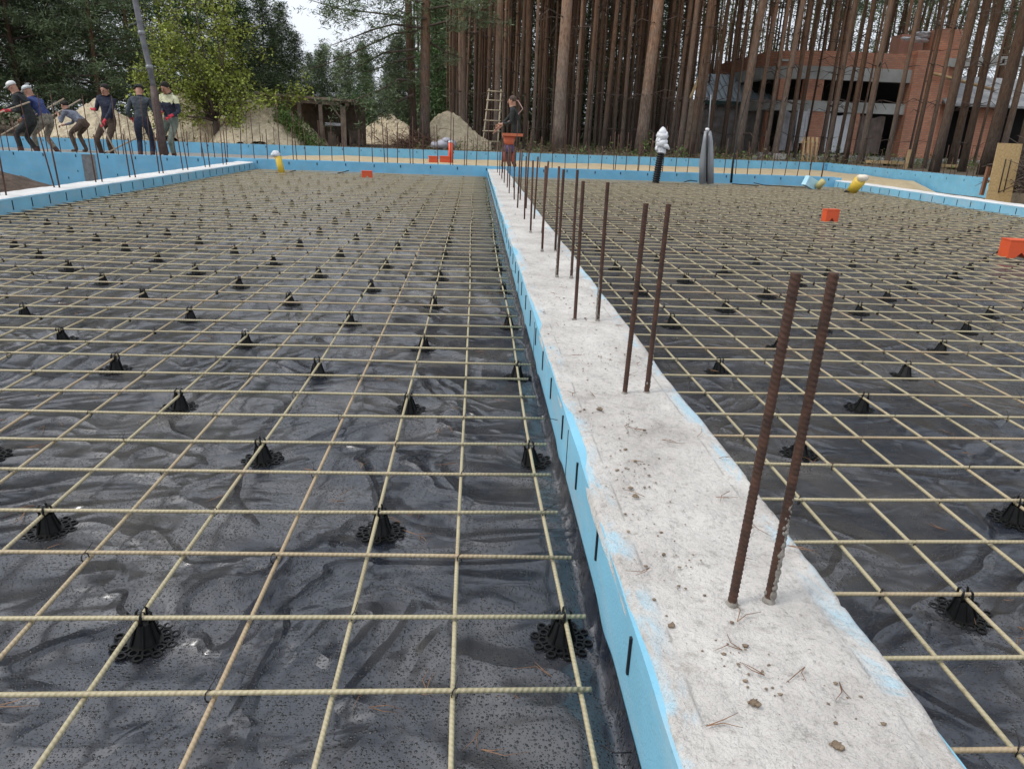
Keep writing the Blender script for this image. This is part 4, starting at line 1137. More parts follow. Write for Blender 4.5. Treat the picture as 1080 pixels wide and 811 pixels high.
b = MB(); b.box(xr-1.75, H0-.25, z_g-.3, xr+.0, H0+.5, z_rb1+.9); b.build('brick_column', BRICK, hs, smooth=False)
b = MB(); b.box(xl+.5, H0+4, z_g-.3, xr, H0+4.3, z_par-.55); b.build('inner_wall', DARK, hs, smooth=False)  # near-black colour paints in the shade of the rooms behind the openings
b = MB(); b.box(xl-.3, H0-1.2, -.1, xr+4.5, H0+6, .38); b.build('floor_slab', RINGC, hs, smooth=False)
# plastic sheets hung in the openings
def sheet(u0, u1, zt, zb, name='plastic_sheet', m_=WHITEP, off=.15):
    x0, x1 = X(u0, 140), X(u1, 140); n = 40; t = np.linspace(0, 1, n); s = np.linspace(0, 1, 14); T, S = np.meshgrid(t, s)
    Xs = x0+(x1-x0)*T; Yd = H0+off+.10*(fbm(T*9+u0, S*1.5, 3)-.5)*2; Zs = zt+(zb-zt)*S+.06*np.sin(T*9)*(S < .1)
    me = grid_mesh(name, t, s, Zs, m_, X=Xs, Y=Yd); o = link(name, me, hs); return o
CLEARF = mat('grey_plastic_film', (.20, .19, .19), (.38, .38, .40), 2.2, .3, 8, .03)
sheet(820, 846, 2.4, .5, m_=CLEARF); sheet(838, 851, 2.5, .9, m_=WHITEP, off=-.03); sheet(868, 897, 2.35, .5, m_=WHITEP); sheet(905, 932, 2.3, .5, m_=mat('brown_curtain', (.10, .07, .06), (.2, .15, .13), 3, .6))
# chimneys
p = at(961, 60, H0+2.5); b = MB(); b.box(p.x-.9, H0+2.2, z_par-.5, p.x+.35, H0+3.2, p.z+1.0); b.build('chimney', mat('pink_block', (.50, .24, .17), (.56, .30, .22), 3, .9), hs, smooth=False)
p = at(996, 60, H0+.6); b = MB(); b.box(p.x-.75, H0+.1, z_par-2, p.x+.35, H0+1.3, p.z+1.2); c_ = b.build('chimney', BRICK, hs, smooth=False)
b = MB()
for i in range(26):
    q = at(random.uniform(958, 1000), random.uniform(35, 44), H0+1.2); b.blob((q.x, q.y, q.z), (.35, .3, .08), 8, 5, .4)
b.build('tarpaulin', WHITEP, hs)
# right wing with a slanting shingled roof
b = MB(); b.box(xr+.02, H0+.4, -.1, xr+1.1, H0+.75, 3.1); b.build('wing_wall', BRICK, hs, smooth=False)
b = MB(); b.box(xr+2.3, H0+.4, -.1, xr+3.9, H0+.75, 3.0); b.build('wing_wall', BRICK, hs, smooth=False)
b = MB(); b.box(xr+3.92, H0+.4, -.1, xr+8.5, H0+.7, .7); b.build('wing_wall', BRICK, hs, smooth=False)
b = MB(); b.box(xr+.1, H0+3, -.1, xr+9, H0+3.3, 4.6); b.build('inner_wall', DARK, hs, smooth=False)  # wing interior shade painted in as a near-black wall
b = MB(); b.add([(xr+.1, H0-.5, 2.95), (xr+9, H0-.5, 2.95), (xr+9, H0+2.9, 4.5), (xr+.1, H0+2.9, 4.5), (xr+.1, H0-.5, 3.06), (xr+9, H0-.5, 3.06), (xr+9, H0+2.9, 4.62), (xr+.1, H0+2.9, 4.62)], [(3, 2, 1, 0), (4, 5, 6, 7), (0, 1, 5, 4), (1, 2, 6, 5), (2, 3, 7, 6), (3, 0, 4, 7)])
b.build('shingled_roof', SHING, hs, smooth=False)
for k in range(5):
    b = MB(); x = xr+.6+k*1.0; b.box(x, H0-.3, 4.75+k*.13, x+.12, H0+3.4, 4.95+k*.13); b.build('rafter', OLDWOOD, hs, smooth=False)
b = MB(); b.box(xr-.3, H0-.3, 4.95, xr+6.2, H0-.1, 5.35, ry=R(-4)); b.build('fascia', RINGC, hs, smooth=False)
b = MB(); b.tube([at(985, 78, H0-.6), at(1048, 95, H0-.6)], .09, 4); b.build('purlin', WOOD, hs)
# annex with a metal roof on the left
an = empty('annex', (0, 0, 0), label='low annex with pale grey metal roof left of the brick house', cat='house')
p = at(738, 104, 41); q = at(812, 104, 41); t1 = at(742, 78, 44)
b = MB(); b.add([(p.x, 41, p.z), (q.x+.4, 41, p.z-.1), (q.x+.2, 44, t1.z), (p.x+.5, 44, t1.z), (p.x, 41, p.z-.08), (q.x+.4, 41, p.z-.18), (q.x+.2, 44, t1.z-.08), (p.x+.5, 44, t1.z-.08)], [(0, 1, 2, 3), (7, 6, 5, 4), (0, 4, 5, 1), (1, 5, 6, 2), (2, 6, 7, 3), (3, 7, 4, 0)])
for k in range(12):
    x = p.x+.3+k*(q.x-p.x)/12.; b.tube([(x, 40.99, p.z+.03), (x+.1, 44, t1.z+.03)], .03, 4)
b.build('roof', ROOFG, an, smooth=False)
b = MB(); b.box(p.x, 40.9, p.z-.3, q.x+.4, 41.0, p.z-.09); b.build('fascia', mat('dark_green', (.02, .06, .05), None), an, smooth=False)
b = MB(); b.box(p.x+.3, 41.3, 0, q.x, 41.5, p.z-.3); b.build('wall', mat('annex_wall', (.16, .13, .11), (.36, .34, .32), 2.2, .9), an, smooth=False)
# wood ridge piece and timber by the annex
def plank(u0, v0, u1, v1, Y, r, label, m_=WOOD, name='timber_plank', cat='plank'):
    b = MB(); p = at(u0, v0, Y); q = at(u1, v1, Y); d = (q-p).normalized(); n_ = d.orthogonal().normalized(); n_ = Vector((-d.z, 0, d.x)).normalized()
    y = Vector((0, .03, 0)); w = n_*r
    b.add([p-w-y, p+w-y, p+w+y, p-w+y, q-w-y, q+w-y, q+w+y, q-w+y], [(0, 1, 2, 3), (4, 5, 6, 7), (0, 1, 5, 4), (1, 2, 6, 5), (2, 3, 7, 6), (3, 0, 4, 7)])
    return b.build(name, m_, smooth=False, label=label, cat=cat)
plank(724, 158, 731, 105, 30, .12, 'upright debarked log leaning among the pines left of the annex', OLDWOOD, 'debarked_log', 'log')
plank(728, 104, 738, 80, 30.2, .05, 'orange-brown board slanting above the debarked log')
# pallet-like crate frame in front of the house
e = empty('wooden_pallet', (0, 0, 0), label='upright yellow timber pallet in front of the brick house', cat='pallet')
for k, u in enumerate((846, 850.5, 855, 859.5)):
    p = at(u, 177, 27.0); q = at(u+2.2, 145, 27.0); b = MB(); b.tube([p, q], .05, 4); b.build('slat', WOOD, e, smooth=False)
for v in (150, 170):
    b = MB(); b.tube([at(844, v, 27.07), at(863, v, 27.07)], .035, 4); b.build('rail', WOOD, e, smooth=False)
for (u0, u1, v, lab) in ((920, 954, 171, 'timber trestle table with orange top board before the brick column'), (996, 1021, 175, 'low timber bench beyond the outer wall near the thick pine')):
    e = empty('timber_trestle', (0, 0, 0), label=lab, cat='trestle'); Y = 26.3
    b = MB(); p = at(u0, v, Y); q = at(u1, v+.8, Y); b.box(p.x, Y, p.z-.05, q.x, Y+.5, p.z+.05); b.build('top_board', WOOD, e, smooth=False)
    for x in (p.x+.05, q.x-.12):
        for y in (Y+.05, Y+.4):
            b = MB(); b.box(x, y, .1, x+.07, y+.07, p.z-.052); b.build('leg', WOOD, e, smooth=False)
plank(952, 188, 960, 158, 25.2, .05, 'pale board leaning on the trestle table')
b = MB()
for i in range(70):
    p = at(random.uniform(785, 1030), 176, random.uniform(29, 34)); s_ = random.uniform(.06, .22); z = float(ground_z(p.x, p.y)); b.box(p.x, p.y, z, p.x+s_*2, p.y+s_, z+s_, rz=random.uniform(0, 3))
b.build('building_rubble', RINGC, smooth=False, kind='stuff', label='light rubble and offcuts in front of the brick house', cat='rubble')
# OSB board with saw slots, standing behind the right beam
p = at(1040, 209, 13.5); q = at(1053, 151, 13.5); w = at(1067, 210, 13.5)-p
b = MB(); up = q-p; y = Vector((0, .018, 0))
b.add([p-up*.5, p-up*.5+w, q+w*.93, q, p-up*.5+y, p-up*.5+w+y, q+w*.93+y, q+y], [(0, 1, 2, 3), (7, 6, 5, 4), (0, 4, 5, 1), (1, 5, 6, 2), (2, 6, 7, 3), (3, 7, 4, 0)])
os_ = b.build('osb_panel', OSB, smooth=False, label='tall pale wood-chip panel standing behind the right beam', cat='panel')
for f in (.42, .62):
    b = MB(); a0 = p+w*f+up*.12-Vector((0, .004, 0)); b.tube([a0, a0+up*.6], .010, 4); b.build('saw_slot', DARK, os_)
plank(1035, 206, 1043, 176, 13.8, .03, 'reddish-brown board leaning left of the wood-chip panel', mat('red_brown_board', (.16, .07, .04), (.24, .12, .07)))

# ------------------------------------------------------------------ ladder
LADW = mat('ladder_wood', (.26, .21, .14), (.42, .35, .25), 6, .85)
e = empty('ladder', (0, 0, 0), label='homemade wooden ladder leaning on a pine behind the outer wall', cat='ladder')
Yl = 25.0; bl, br_ = at(507, 168, Yl), at(524, 168, Yl); tl, tr = at(516, 94, Yl+.9), at(528.5, 95, Yl+.9)
for a, c in ((bl, tl), (br_, tr)):
    b = MB(); b.tube([a-Vector((0, 0, .15)), a.lerp(c, .5), c], .026, 5); b.build('rail', LADW, e)
for f in (.1, .25, .4, .55, .70, .84, .97):
    b = MB(); b.tube([bl.lerp(tl, f)-Vector((.06, .03, 0)), br_.lerp(tr, f)+Vector((.06, -.03, 0))], .02, 5); b.build('rung', LADW, e)

# ------------------------------------------------------------------ pipes, boxes and bits in the bays
def pipe(name, pts, r, m_, label, cat='pipe', parent=None, n=14, hollow=True):
    b = MB(); b.tube(pts, r, n, cap=not hollow)
    if hollow and not hasattr(r, '__len__'): b.tube(list(reversed([Vector(p) for p in pts])), r*.88, n, cap=False)
    return b.build(name, m_, parent, **(dict(label=label, cat=cat) if not parent else {}))
# white-wrapped black corrugated pipe
e = empty('corrugated_pipe', (0, 0, 0), label='black corrugated pipe topped with a wrapped white plastic bag', cat='pipe')
p, q = at(691.5, 193, 14.8), at(697, 162, 14.8)
b = MB(); n = 54; b.tube([p.lerp(q, i/n) for i in range(n+1)], [.078 if i % 4 < 2 else .062 for i in range(n+1)], 14); b.build('pipe', BLACKP, e)
b = MB(); n = 16; top = at(699, 134, 14.8)
prof = [.085, .088, .08, .085, .095, .11, .12, .115, .105, .1, .112, .12, .10, .085, .07, .05, .012]
b.tube([q.lerp(top, i/n)+Vector((random.gauss(0, .008), random.gauss(0, .008), 0)) for i in range(n+1)], [x*1.0 for x in prof], 11)
for i in range(16):
    f = random.uniform(.1, .85); a = random.uniform(0, 6.28); c0 = q.lerp(top, f); rr = .085
    b.blob((c0.x+rr*math.cos(a), c0.y+rr*math.sin(a), c0.z), (.035, .035, .06), 7, 5, .35)
b.tube([at(699, 153, 14.75), at(703.5, 155, 14.7), at(706, 158, 14.7)], [.05, .045, .015], 7)
b.build('plastic_bag', WHITEP, e)
e = empty('pipe_bundle', (0, 0, 0), label='two upright grey pipes strapped side by side with white capped tip', cat='pipe')
for dx, u, ut in ((-.0, 741.2, 743.8), (.0, 749.0, 749.0)):
    b = MB(); b.tube([at(u, 194, 14.7), at(u, 172, 14.7), at(ut, 150, 14.7), at(ut+(746.5-ut)*.35, 138.5, 14.7)], [.072, .072, .056, .036], 14); b.build('pipe', GREYPIPE, e)
b = MB(); b.blob(at(746, 137, 14.7), (.045, .045, .035), 8, 6, .15); b.build('cap', WHITEP, e)
b = MB(); b.tube([at(747, 137, 14.75), at(750, 100, 14.75)], .012, 5); b.build('thin_rod', GREYPIPE, e)
b = MB(); b.tube([at(745.3, 192, 14.58), at(745.6, 150, 14.62), at(746, 140, 14.64)], .014, 5); b.build('strap', WIRE, e)
b = MB(); b.tube([at(735, 191.5, 14.7), at(728, 190.5, 14.6), at(722, 192, 14.5)], .012, 4); b.build('dark_cable', WIRE, label='short dark cable end lying left of the grey pipes', cat='cable')
# dark conduit leaning against far wall
b = MB(); b.tube([at(771, 193, 14.9), at(773, 172, 14.95), at(778, 140, 15.2), at(790, 96, 15.6)], [.026, .022, .014, .008], 7)
b.build('black_conduit', BLACKP, label='thin black conduit rising at the far wall right of the grey pipes', cat='conduit')
for pts, lab in (([(772, 194), (785, 195), (800, 196)], 'black cable lying from the conduit foot along the far wall'), ([(795, 193), (805, 195.5), (822, 196.5), (838, 197.5), (850, 198)], 'long black cable on the rods beside the light blue offcut'), ([(300, 184), (307, 181), (312, 180)], 'short black cable end beside the yellow pipe'), ([(356, 183), (363, 181.5), (368, 180)], 'dark cable stub on the rods left of the small orange cap')):
    b = MB(); b.tube([at(u, v, 14.5) for u, v in pts], .012, 4); b.build('black_cable', WIRE, label=lab, cat='cable')
e = empty('yellow_pipe', (0, 0, 0), label='upright bright yellow pipe with white wrapped top at the far left corner', cat='pipe')
a, c = at(298, 186, 14.2), at(293, 165, 14.2); b = MB(); b.tube([a, c], .06, 14); b.build('pipe', YELLOW, e)
b = MB(); b.blob(at(291.5, 162.5, 14.2), (.085, .07, .06), 9, 6, .25); b.blob(at(288, 163.5, 14.2), (.05, .05, .035), 8, 5, .25); b.build('wrapped_top', WHITEP, e)
e = empty('yellow_pipe', (0, 0, 0), label='slanting yellow pipe with frayed pale end against the right beam', cat='pipe')
a, c = at(898, 202, 13.9), at(907, 190.5, 13.7); b = MB(); b.tube([a, c], [.095, .11], 14); b.build('pipe', YELLOW, e)
b = MB(); b.blob(at(909, 188.5, 13.7), (.12, .08, .07), 9, 6, .3); b.build('wrapped_end', mat('pale_wrap', (.75, .62, .5), (.8, .75, .6), 20), e)
b = MB(); b.blob(at(896, 203, 13.9), (.13, .08, .045), 8, 5, .2); b.build('base_collar', BLACKP, e)
e = empty('yellow_pipe', (0, 0, 0), label='short dull yellow pipe stub beside the light blue offcut', cat='pipe')
b = MB(); b.tube([at(862.5, 197.5, 14.5), at(868.5, 191, 14.4)], .065, 12); b.build('pipe', mat('dull_yellow', (.55, .48, .16), (.45, .40, .2)), e)
b = MB(); p = at(854.5, 193, 14.6); b.box(p.x-.16, 14.5, p.z-.1, p.x+.14, 14.62, p.z+.09, ry=.4, rz=.3); b.build('foam_offcut', mat('light_blue', (.38, .66, .78), (.5, .74, .82), 9), smooth=False, label='light blue foam offcut leaning at the far right corner', cat='offcut')
# orange boxes: socket formers with notched feet
def obox(u, v, Y, w, h, d, label, rz=0):
    p = at(u, v, Y); z0 = .06; b = MB(); t = .008; zz = z0+h
    n = 5; vs = []
    prof = [(-w/2, 0), (-w/2, h), (w/2, h), (w/2, 0), (w*.22, 0), (0, h*.34), (-w*.22, 0)]
    vs = [(x, -d/2, z) for x, z in prof]+[(x, d/2, z) for x, z in prof]; k = len(prof)
    b.add(vs, [(6, 5, 1, 0), (5, 2, 1), (5, 4, 3, 2), (k+0, k+1, k+5, k+6), (k+1, k+2, k+5), (k+2, k+3, k+4, k+5)]+[(i, (i+1) % k, k+(i+1) % k, k+i) for i in range(k)])
    e = empty('orange_box', (p.x, Y, z0), rz, label=label, cat='plastic box'); b.build('shell', ORANGE, e, smooth=False)
    b = MB(); b.box(-w*.5-.003, -d*.5-.003, h-.002, w*.5+.003, d*.5+.003, h+.006); b.build('rim', ORANGE, e, smooth=False)
obox(876, 226, 8.6, .165, .14, .10, 'orange plastic box on the rods in the middle of the right bay', .1)
obox(1071, 270, 6.1, .22, .15, .16, 'large orange plastic box at the right edge of the mesh', -.15)
obox(387, 183, 13.6, .19, .12, .12, 'small orange box near the far wall in the left bay', .2)
e = empty('orange_marker', (0, 0, 0), label='upright bright orange tube on the sand beyond the wall', cat='tube')
b = MB(); b.tube([at(475.5, 172, 17), at(475.5, 151, 17)], .055, 10); b.build('tube', mat('signal_orange', (.75, .10, .04), None, rough=.5), e)
b = MB(); b.blob(at(475.5, 150, 17), (.06, .06, .03), 8, 5, .1); b.build('cap', WHITEP, e)
for u, w_, lab in ((457, .2, 'orange box lying on sand left of the orange tube'), (470, .26, 'orange box touching the upright orange tube on the sand')):
    p = at(u, 169.5, 17); b = MB(); b.box(p.x-w_/2, 16.9, p.z-.04, p.x+w_/2, 17.1, p.z+.09, rz=.1); b.tube([(p.x-w_/2-.01, 16.89, p.z+.09), (p.x+w_/2+.01, 16.91, p.z+.09)], .014, 5); b.build('orange_crate', ORANGE, smooth=False, label=lab, cat='plastic box')
b = MB()
for dx, dz, r_ in ((0, 0, .22), (.3, .02, .2), (-.28, -.03, .16), (.12, .13, .16)): p = at(467, 153, 26.5); b.blob((p.x+dx, 26.5, p.z+dz), (r_, r_*.8, r_*.75), 10, 7, .22)
b.build('rubbish_sack', mat('light_sack', (.5, .5, .55), (.28, .28, .32), 6, .6), label='pale rubbish sacks heaped before the sand pile by the orange tube', cat='sacks')
# machine stand beyond the far end of the central beam
e = empty('work_stand', (0, 0, 0), label='orange board on a stand with an orange and blue bucket below the far worker', cat='stand')
Ys = 17.2; b = MB(); p = at(530, 142, Ys); q = at(551, 143, Ys); b.box(p.x, Ys-.2, p.z-.03, q.x, Ys+.2, p.z+.03); b.build('board', mat('red_board', (.50, .14, .06), (.42, .11, .05), 6, .6), e, smooth=False)
b = MB(); b.tube([at(537, 153, Ys), at(537, 143.5, Ys)], [.11, .16], 12); b.build('bucket', mat('orange_cloth', (.55, .14, .07), (.45, .10, .05), 9, .7), e)
b = MB(); b.tube([at(537, 160.5, Ys), at(537, 153.2, Ys)], [.13, .12], 12); b.build('blue_band', mat('violet_blue', (.05, .05, .16), (.09, .05, .12), 9, .7), e)
for u in (532, 541.5):
    b = MB(); b.tube([at(u, 171, Ys), at(u, 160, Ys)], .045, 7); b.build('leg', mat('red_leg', (.4, .08, .06), None), e)
# concrete pump hose
e = empty('pump_hose', (0, 0, 0), label='grey steel pump pipe hanging down to the worker in the white-topped sweater', cat='pump hose')
Yh = 17.6
b = MB(); b.tube([at(128, -70, Yh), at(141, -8, Yh), at(150, 38, Yh), at(158, 72, Yh), at(162, 92, Yh)], [.062, .062, .062, .06, .06], 12); b.build('pipe', mat('hose_grey', (.09, .09, .10), (.22, .22, .24), 6, .5), e)
for u, v in ((149, 33), (157.3, 69)):
    b = MB(); b.tube([at(u, v, Yh), at(u+.8, v+4, Yh)], .076, 12); b.build('coupling', GREYPIPE, e)
b = MB(); b.tube([at(162, 92, Yh), at(164, 108, Yh-.1), at(167, 125, Yh-.2), at(170, 145, Yh-.25), at(174, 163, Yh-.25)], [.075, .085, .088, .088, .09], 12); b.build('rubber_end', mat('hose_rubber', (.05, .03, .028), (.10, .07, .06), 12, .7), e)

# ------------------------------------------------------------------ people
SKIN = mat('skin', (.42, .22, .15), None, rough=.6)
def ik(a, c, l1, l2, hint):
    """joint between a and c for two bones, bent towards hint"""
    d = c-a; L_ = min(d.length, (l1+l2)*.995); dn = d.normalized(); c2 = a+dn*L_
    x = (l1*l1-l2*l2+L_*L_)/(2*L_); h = math.sqrt(max(0, l1*l1-x*x)); hp = hint-dn*hint.dot(dn)
    hp = hp.normalized() if hp.length > 1e-4 else dn.orthogonal()
    return a+dn*x+hp*h, c2
def person(loc, lean, turn, label, cols_, hands, feet=None, head_tilt=(0, 0), crouch=0, scale=1, tilt=0, hat=None, hair=None, lean_side=0, group=None):
    """loc feet centre on the ground; lean = trunk bend forward; turn = facing (0 faces the camera, positive to picture left... in radians);
       hands in body frame (x to the person's left, y forward, z up)"""
    V3 = Vector
    hip_z = .92-crouch; pel = V3((0, -.28*math.sin(lean)*.6, hip_z))
    up = V3((lean_side, math.sin(lean), math.cos(lean))).normalized()
    chest = pel+up*.30; neck = pel+up*.53
    hd = V3((0, math.sin(lean*.55+head_tilt[0]), math.cos(lean*.55+head_tilt[0]))).normalized(); headb = neck+hd*.045; headc = neck+hd*.145; headt = neck+hd*.235
    feet = feet or [(.13, 0), (-.13, .02)]
    J = [pel, pel+up*.15, chest, pel+up*.45, neck, headb, headc, headt]; Rr = [(.155, .12), (.14, .11), (.165, .12), (.16, .11), (.075, .07), (.066, .075), (.088, .104), (.06, .066)]
    E = [(0, 1), (1, 2), (2, 3), (3, 4), (4, 5), (5, 6), (6, 7)]; zone_ = ['t', 'j', 'j', 'j', 'j', 's', 's', 's']
    def add(p, r, k, z):
        J.append(p); Rr.append(r if isinstance(r, tuple) else (r, r)); zone_.append(z); E.append((k, len(J)-1)); return len(J)-1
    palms = []
    for sd_, hnd in ((1, hands[0]), (-1, hands[1])):
        sh = pel+up*.46+V3((.18*sd_, 0, 0)); hand = V3(hnd); el, hand = ik(sh, hand, .29, .27, V3((.5*sd_, -.8, -.6)))
        i = add(sh, .068, 3, 'j'); i = add(sh.lerp(el, .5), .055, i, 'j'); i = add(el, .046, i, 'j'); i = add(el.lerp(hand, .6), .038, i, 'j'); i = add(hand, .028, i, 'g')
        fd = (hand-el).normalized(); i = add(hand+fd*.06, (.042, .022), i, 'g'); palms.append((hand, fd, sd_))
    for sd_, ft in ((1, feet[0]), (-1, feet[1])):
        hipj = pel+V3((.10*sd_, 0, -.06)); an = V3((ft[0], ft[1], .09)); kn, an = ik(hipj, an, .43, .42, V3((.1*sd_, 1, 0)))
        i = add(hipj, .095, 0, 't'); i = add(hipj.lerp(kn, .5), .083, i, 't'); i = add(kn, .062, i, 't'); i = add(kn.lerp(an, .4), .062, i, 't'); i = add(an, .052, i, 'b'); i = add(an+V3((.01*sd_, .02, -.045)), .05, i, 'b'); add(an+V3((.03*sd_, .15, -.05)), (.045, .035), i, 'b')
    me = bpy.data.meshes.new('body'); me.from_pydata(J, E, []); ob = bpy.data.objects.new('tmp', me); col.objects.link(ob)
    md = ob.modifiers.new('s', 'SKIN'); md.use_smooth_shade = True; sk = me.skin_vertices[0].data
    for i, r in enumerate(Rr): sk[i].radius = r
    sk[0].use_root = True
    ob.modifiers.new('u', 'SUBSURF').levels = 2
    dg = bpy.context.evaluated_depsgraph_get(); dg.update(); nm = bpy.data.meshes.new_from_object(ob.evaluated_get(dg)); bpy.data.objects.remove(ob)
    mats = {'j': 0, 't': 1, 's': 2, 'g': 3, 'b': 4, 'y': 5}; nm.materials.clear()
    for k in ('j', 't', 's', 'g', 'b', 'y'): nm.materials.append(cols_.get(k, cols_['j']) if k != 's' else SKIN)
    # fingers and face built into the same mesh
    bm = bmesh.new(); bm.from_mesh(nm)
    def col_of(c):
        best = 9; z = 'j'
        for a, b_ in E:
            pa, pb = J[a], J[b_]; ab = pb-pa; t = max(0, min(1, (c-pa).dot(ab)/max(1e-9, ab.length_squared))); dd = (pa+ab*t-c).length-.5*(Rr[a][0]*(1-t)+Rr[b_][0]*t)
            if dd < best: best = dd; z = zone_[b_] if t > .45 else zone_[a]
        if z == 'j' and 'y' in cols_ and (c-pel).dot(up) > .36: z = 'y'
        return mats[z]
    for f in bm.faces: f.material_index = col_of(f.calc_center_median()); f.smooth = True
    def tube_bm(pts, rad, mi, n=6):
        t = MB(); t.tube(pts, rad, n); vs = [bm.verts.new(v) for v in t.v]
        for f in t.f:
            try: g = bm.faces.new([vs[i] for i in f]); g.material_index = mi; g.smooth = True
            except ValueError: pass
    for hand, fd, sd_ in palms:
        side = fd.cross(V3((0, 0, 1))); side = side.normalized() if side.length > .1 else V3((1, 0, 0)); dn = side.cross(fd).normalized()
        for k, (o_, L_) in enumerate(((-.030, .062), (-.010, .072), (.010, .068), (.029, .052))):
            a = hand+fd*.085+side*o_; tube_bm([a, a+fd*L_*.45-dn*.008, a+fd*L_*.7-dn*.028, a+fd*L_*.55-dn*.05], [.0098, .0095, .0088, .007], mats['g'])
        a = hand+fd*.03+side*.034*sd_; tube_bm([a, a+fd*.03+side*.025*sd_, a+fd*.05+side*.012*sd_-dn*.025], [.012, .011, .008], mats['g'])
    # nose, ears, brow on the head
    fw = V3((0, hd.z, -hd.y)); c = headc
    tube_bm([c+fw*.082+hd*.02, c+fw*.108-hd*.012, c+fw*.088-hd*.022], [.010, .015, .010], 2)
    for q in (1, -1): tube_bm([c+V3((.083*q, 0, 0))+hd*.02, c+V3((.094*q, -.008, 0)), c+V3((.083*q, 0, 0))-hd*.03], [.010, .013, .008], 2)
    bm.to_mesh(nm); bm.free()
    e = empty('person', loc, turn, label=label, cat='person', group=group); e.scale = (scale,)*3
    e.rotation_euler = (Matrix.Rotation(tilt, 3, 'Y') @ Matrix.Rotation(turn, 3, 'Z')).to_euler()
    link('body', nm, e)
    b = MB()
    for q in (1, -1):
        b = MB(); b.blob(c+fw*.088+V3((.032*q, 0, 0))+hd*.018, (.010, .007, .007), 7, 5, 0); b.build('eye', DARK, e)
    b = MB(); b.tube([c+fw*.088+V3((.024, 0, 0))-hd*.045, c+fw*.094-hd*.047, c+fw*.088-V3((.024, 0, 0))-hd*.045], .0045, 5); b.build('mouth', mat('lips', (.28, .10, .08), None), e)
    if hair:
        b = MB(); n = 10; vs = []
        b.blob(c-fw*.032+hd*.042, (.094, .092, .082), 14, 9, .04); o = b.build('hair', hair, e)
    if hat:
        b = MB(); cc = c+hd*.055; b.tube([cc-hd*.01, cc+hd*.03, cc+hd*.065, cc+hd*.085], [.103, .102, .08, .03], 14)
        b.add([cc+fw*.07+V3((-.065, 0, 0)), cc+fw*.165+V3((-.045, 0, 0))-hd*.01, cc+fw*.165+V3((.045, 0, 0))-hd*.01, cc+fw*.07+V3((.065, 0, 0)),
               cc+fw*.07+V3((-.065, 0, 0))+hd*.012, cc+fw*.165+V3((-.045, 0, 0))+hd*.0, cc+fw*.165+V3((.045, 0, 0))+hd*.0, cc+fw*.07+V3((.065, 0, 0))+hd*.012], [(0, 1, 2, 3), (4, 5, 6, 7), (0, 1, 5, 4), (1, 2, 6, 5), (2, 3, 7, 6), (3, 0, 4, 7)])
        b.build('cap', hat, e)
    M = Matrix.LocRotScale(Vector(loc), e.rotation_euler, Vector((scale,)*3))
    return [M@(h+f*.09) for h, f, s in palms]
cm = lambda n, a, b_=None: mat(n, a, b_ or tuple(min(1, x*2.2+.008) for x in a), 9, .9, 13, .05)
BOOT = cm('rubber_boots', (.06, .028, .022)); RED = cm('red_gloves', (.45, .035, .05)); BLK = cm('black_cloth', (.012, .014, .014)); NAVY = cm('navy_cloth', (.014, .018, .034)); DKG = cm('dark_grey_cloth', (.035, .042, .05))
TAN = mat('camouflage', (.10, .09, .07), (.34, .30, .24), 16, .9, 22, .01); GREYC = cm('light_grey_cap', (.38, .40, .40)); WCAP = cm('white_cap', (.62, .62, .58)); BROWNC = cm('brown_cloth', (.05, .032, .022)); HAIR = cm('dark_hair', (.012, .009, .007))
BLUEJ = cm('blue_jacket', (.022, .035, .11)); GG = cm('grey_green_cloth', (.10, .12, .10)); CREAM = cm('cream_cloth', (.50, .48, .30)); SHIRT = cm('striped_grey_cloth', (.10, .11, .14))
# 0 faces +y in the body frame: turn pi to face the camera
def foot(u, Y, z=-.02): p = at(u, 160, Y); return Vector((p.x, Y, z))
YW = 18.0
hA = person(foot(32, YW), .50, R(95), 'worker in white cap and black jacket bent left over a long rake', {'j': BLK, 't': BLK, 'g': RED, 'b': BOOT}, [(.14, .66, .86), (-.10, .30, .98)], [(.12, -.12), (-.12, .12)], (.25, 0), .05, hat=WCAP, scale=1.02, tilt=R(5))
hB = person(foot(52, YW+.5), .62, R(80), 'worker in grey cap, blue jacket and camouflage trousers bent behind the white-capped one', {'j': BLUEJ, 't': TAN, 'g': SKIN, 'b': BOOT}, [(.2, .5, .80), (-.2, .40, .82)], [(.15, -.12), (-.15, .16)], (.1, 0), .06, hat=GREYC, scale=1.02)
hC = person(foot(88, YW+3.2), 1.05, R(75), 'worker in grey jacket and brown trousers doubled over beside a stick', {'j': SHIRT, 't': BROWNC, 'g': SKIN, 'b': BROWNC}, [(.12, .62, .70), (-.12, .50, .95)], [(.12, 0), (-.12, .1)], (-.2, 0), .12, hair=HAIR, scale=1.0)
hD = person(foot(113, YW), .16, R(172), 'worker in navy jacket with pale shoulder stripes and red gloves facing the camera', {'j': NAVY, 't': BROWNC, 'g': RED, 'b': BOOT}, [(-.04+.2, .26, 1.10), (-.10, .34, .82)], [(.15, 0), (-.15, .05)], (.35, 0), .03, hair=HAIR, scale=1.0, tilt=R(8))
hE = person(foot(154, YW-.2), .20, R(15), 'worker in dark grey jacket seen from behind, leaning on a shovel', {'j': DKG, 't': NAVY, 'g': RED, 'b': BOOT}, [(.30, .22, .86), (-.24, .25, .95)], [(.13, 0), (-.13, .04)], (.3, 0), .03, hat=BLK, scale=1.0)
hF = person(foot(180, YW), .14, R(160), 'worker in cream and navy sweater looking down and steering the pump hose', {'j': NAVY, 'y': CREAM, 't': GG, 'g': RED, 'b': BOOT}, [(-.02, .30, 1.04), (-.26, .30, 1.00)], [(.14, 0), (-.14, .05)], (.55, 0), .0, hair=HAIR, scale=1.04, tilt=R(5))
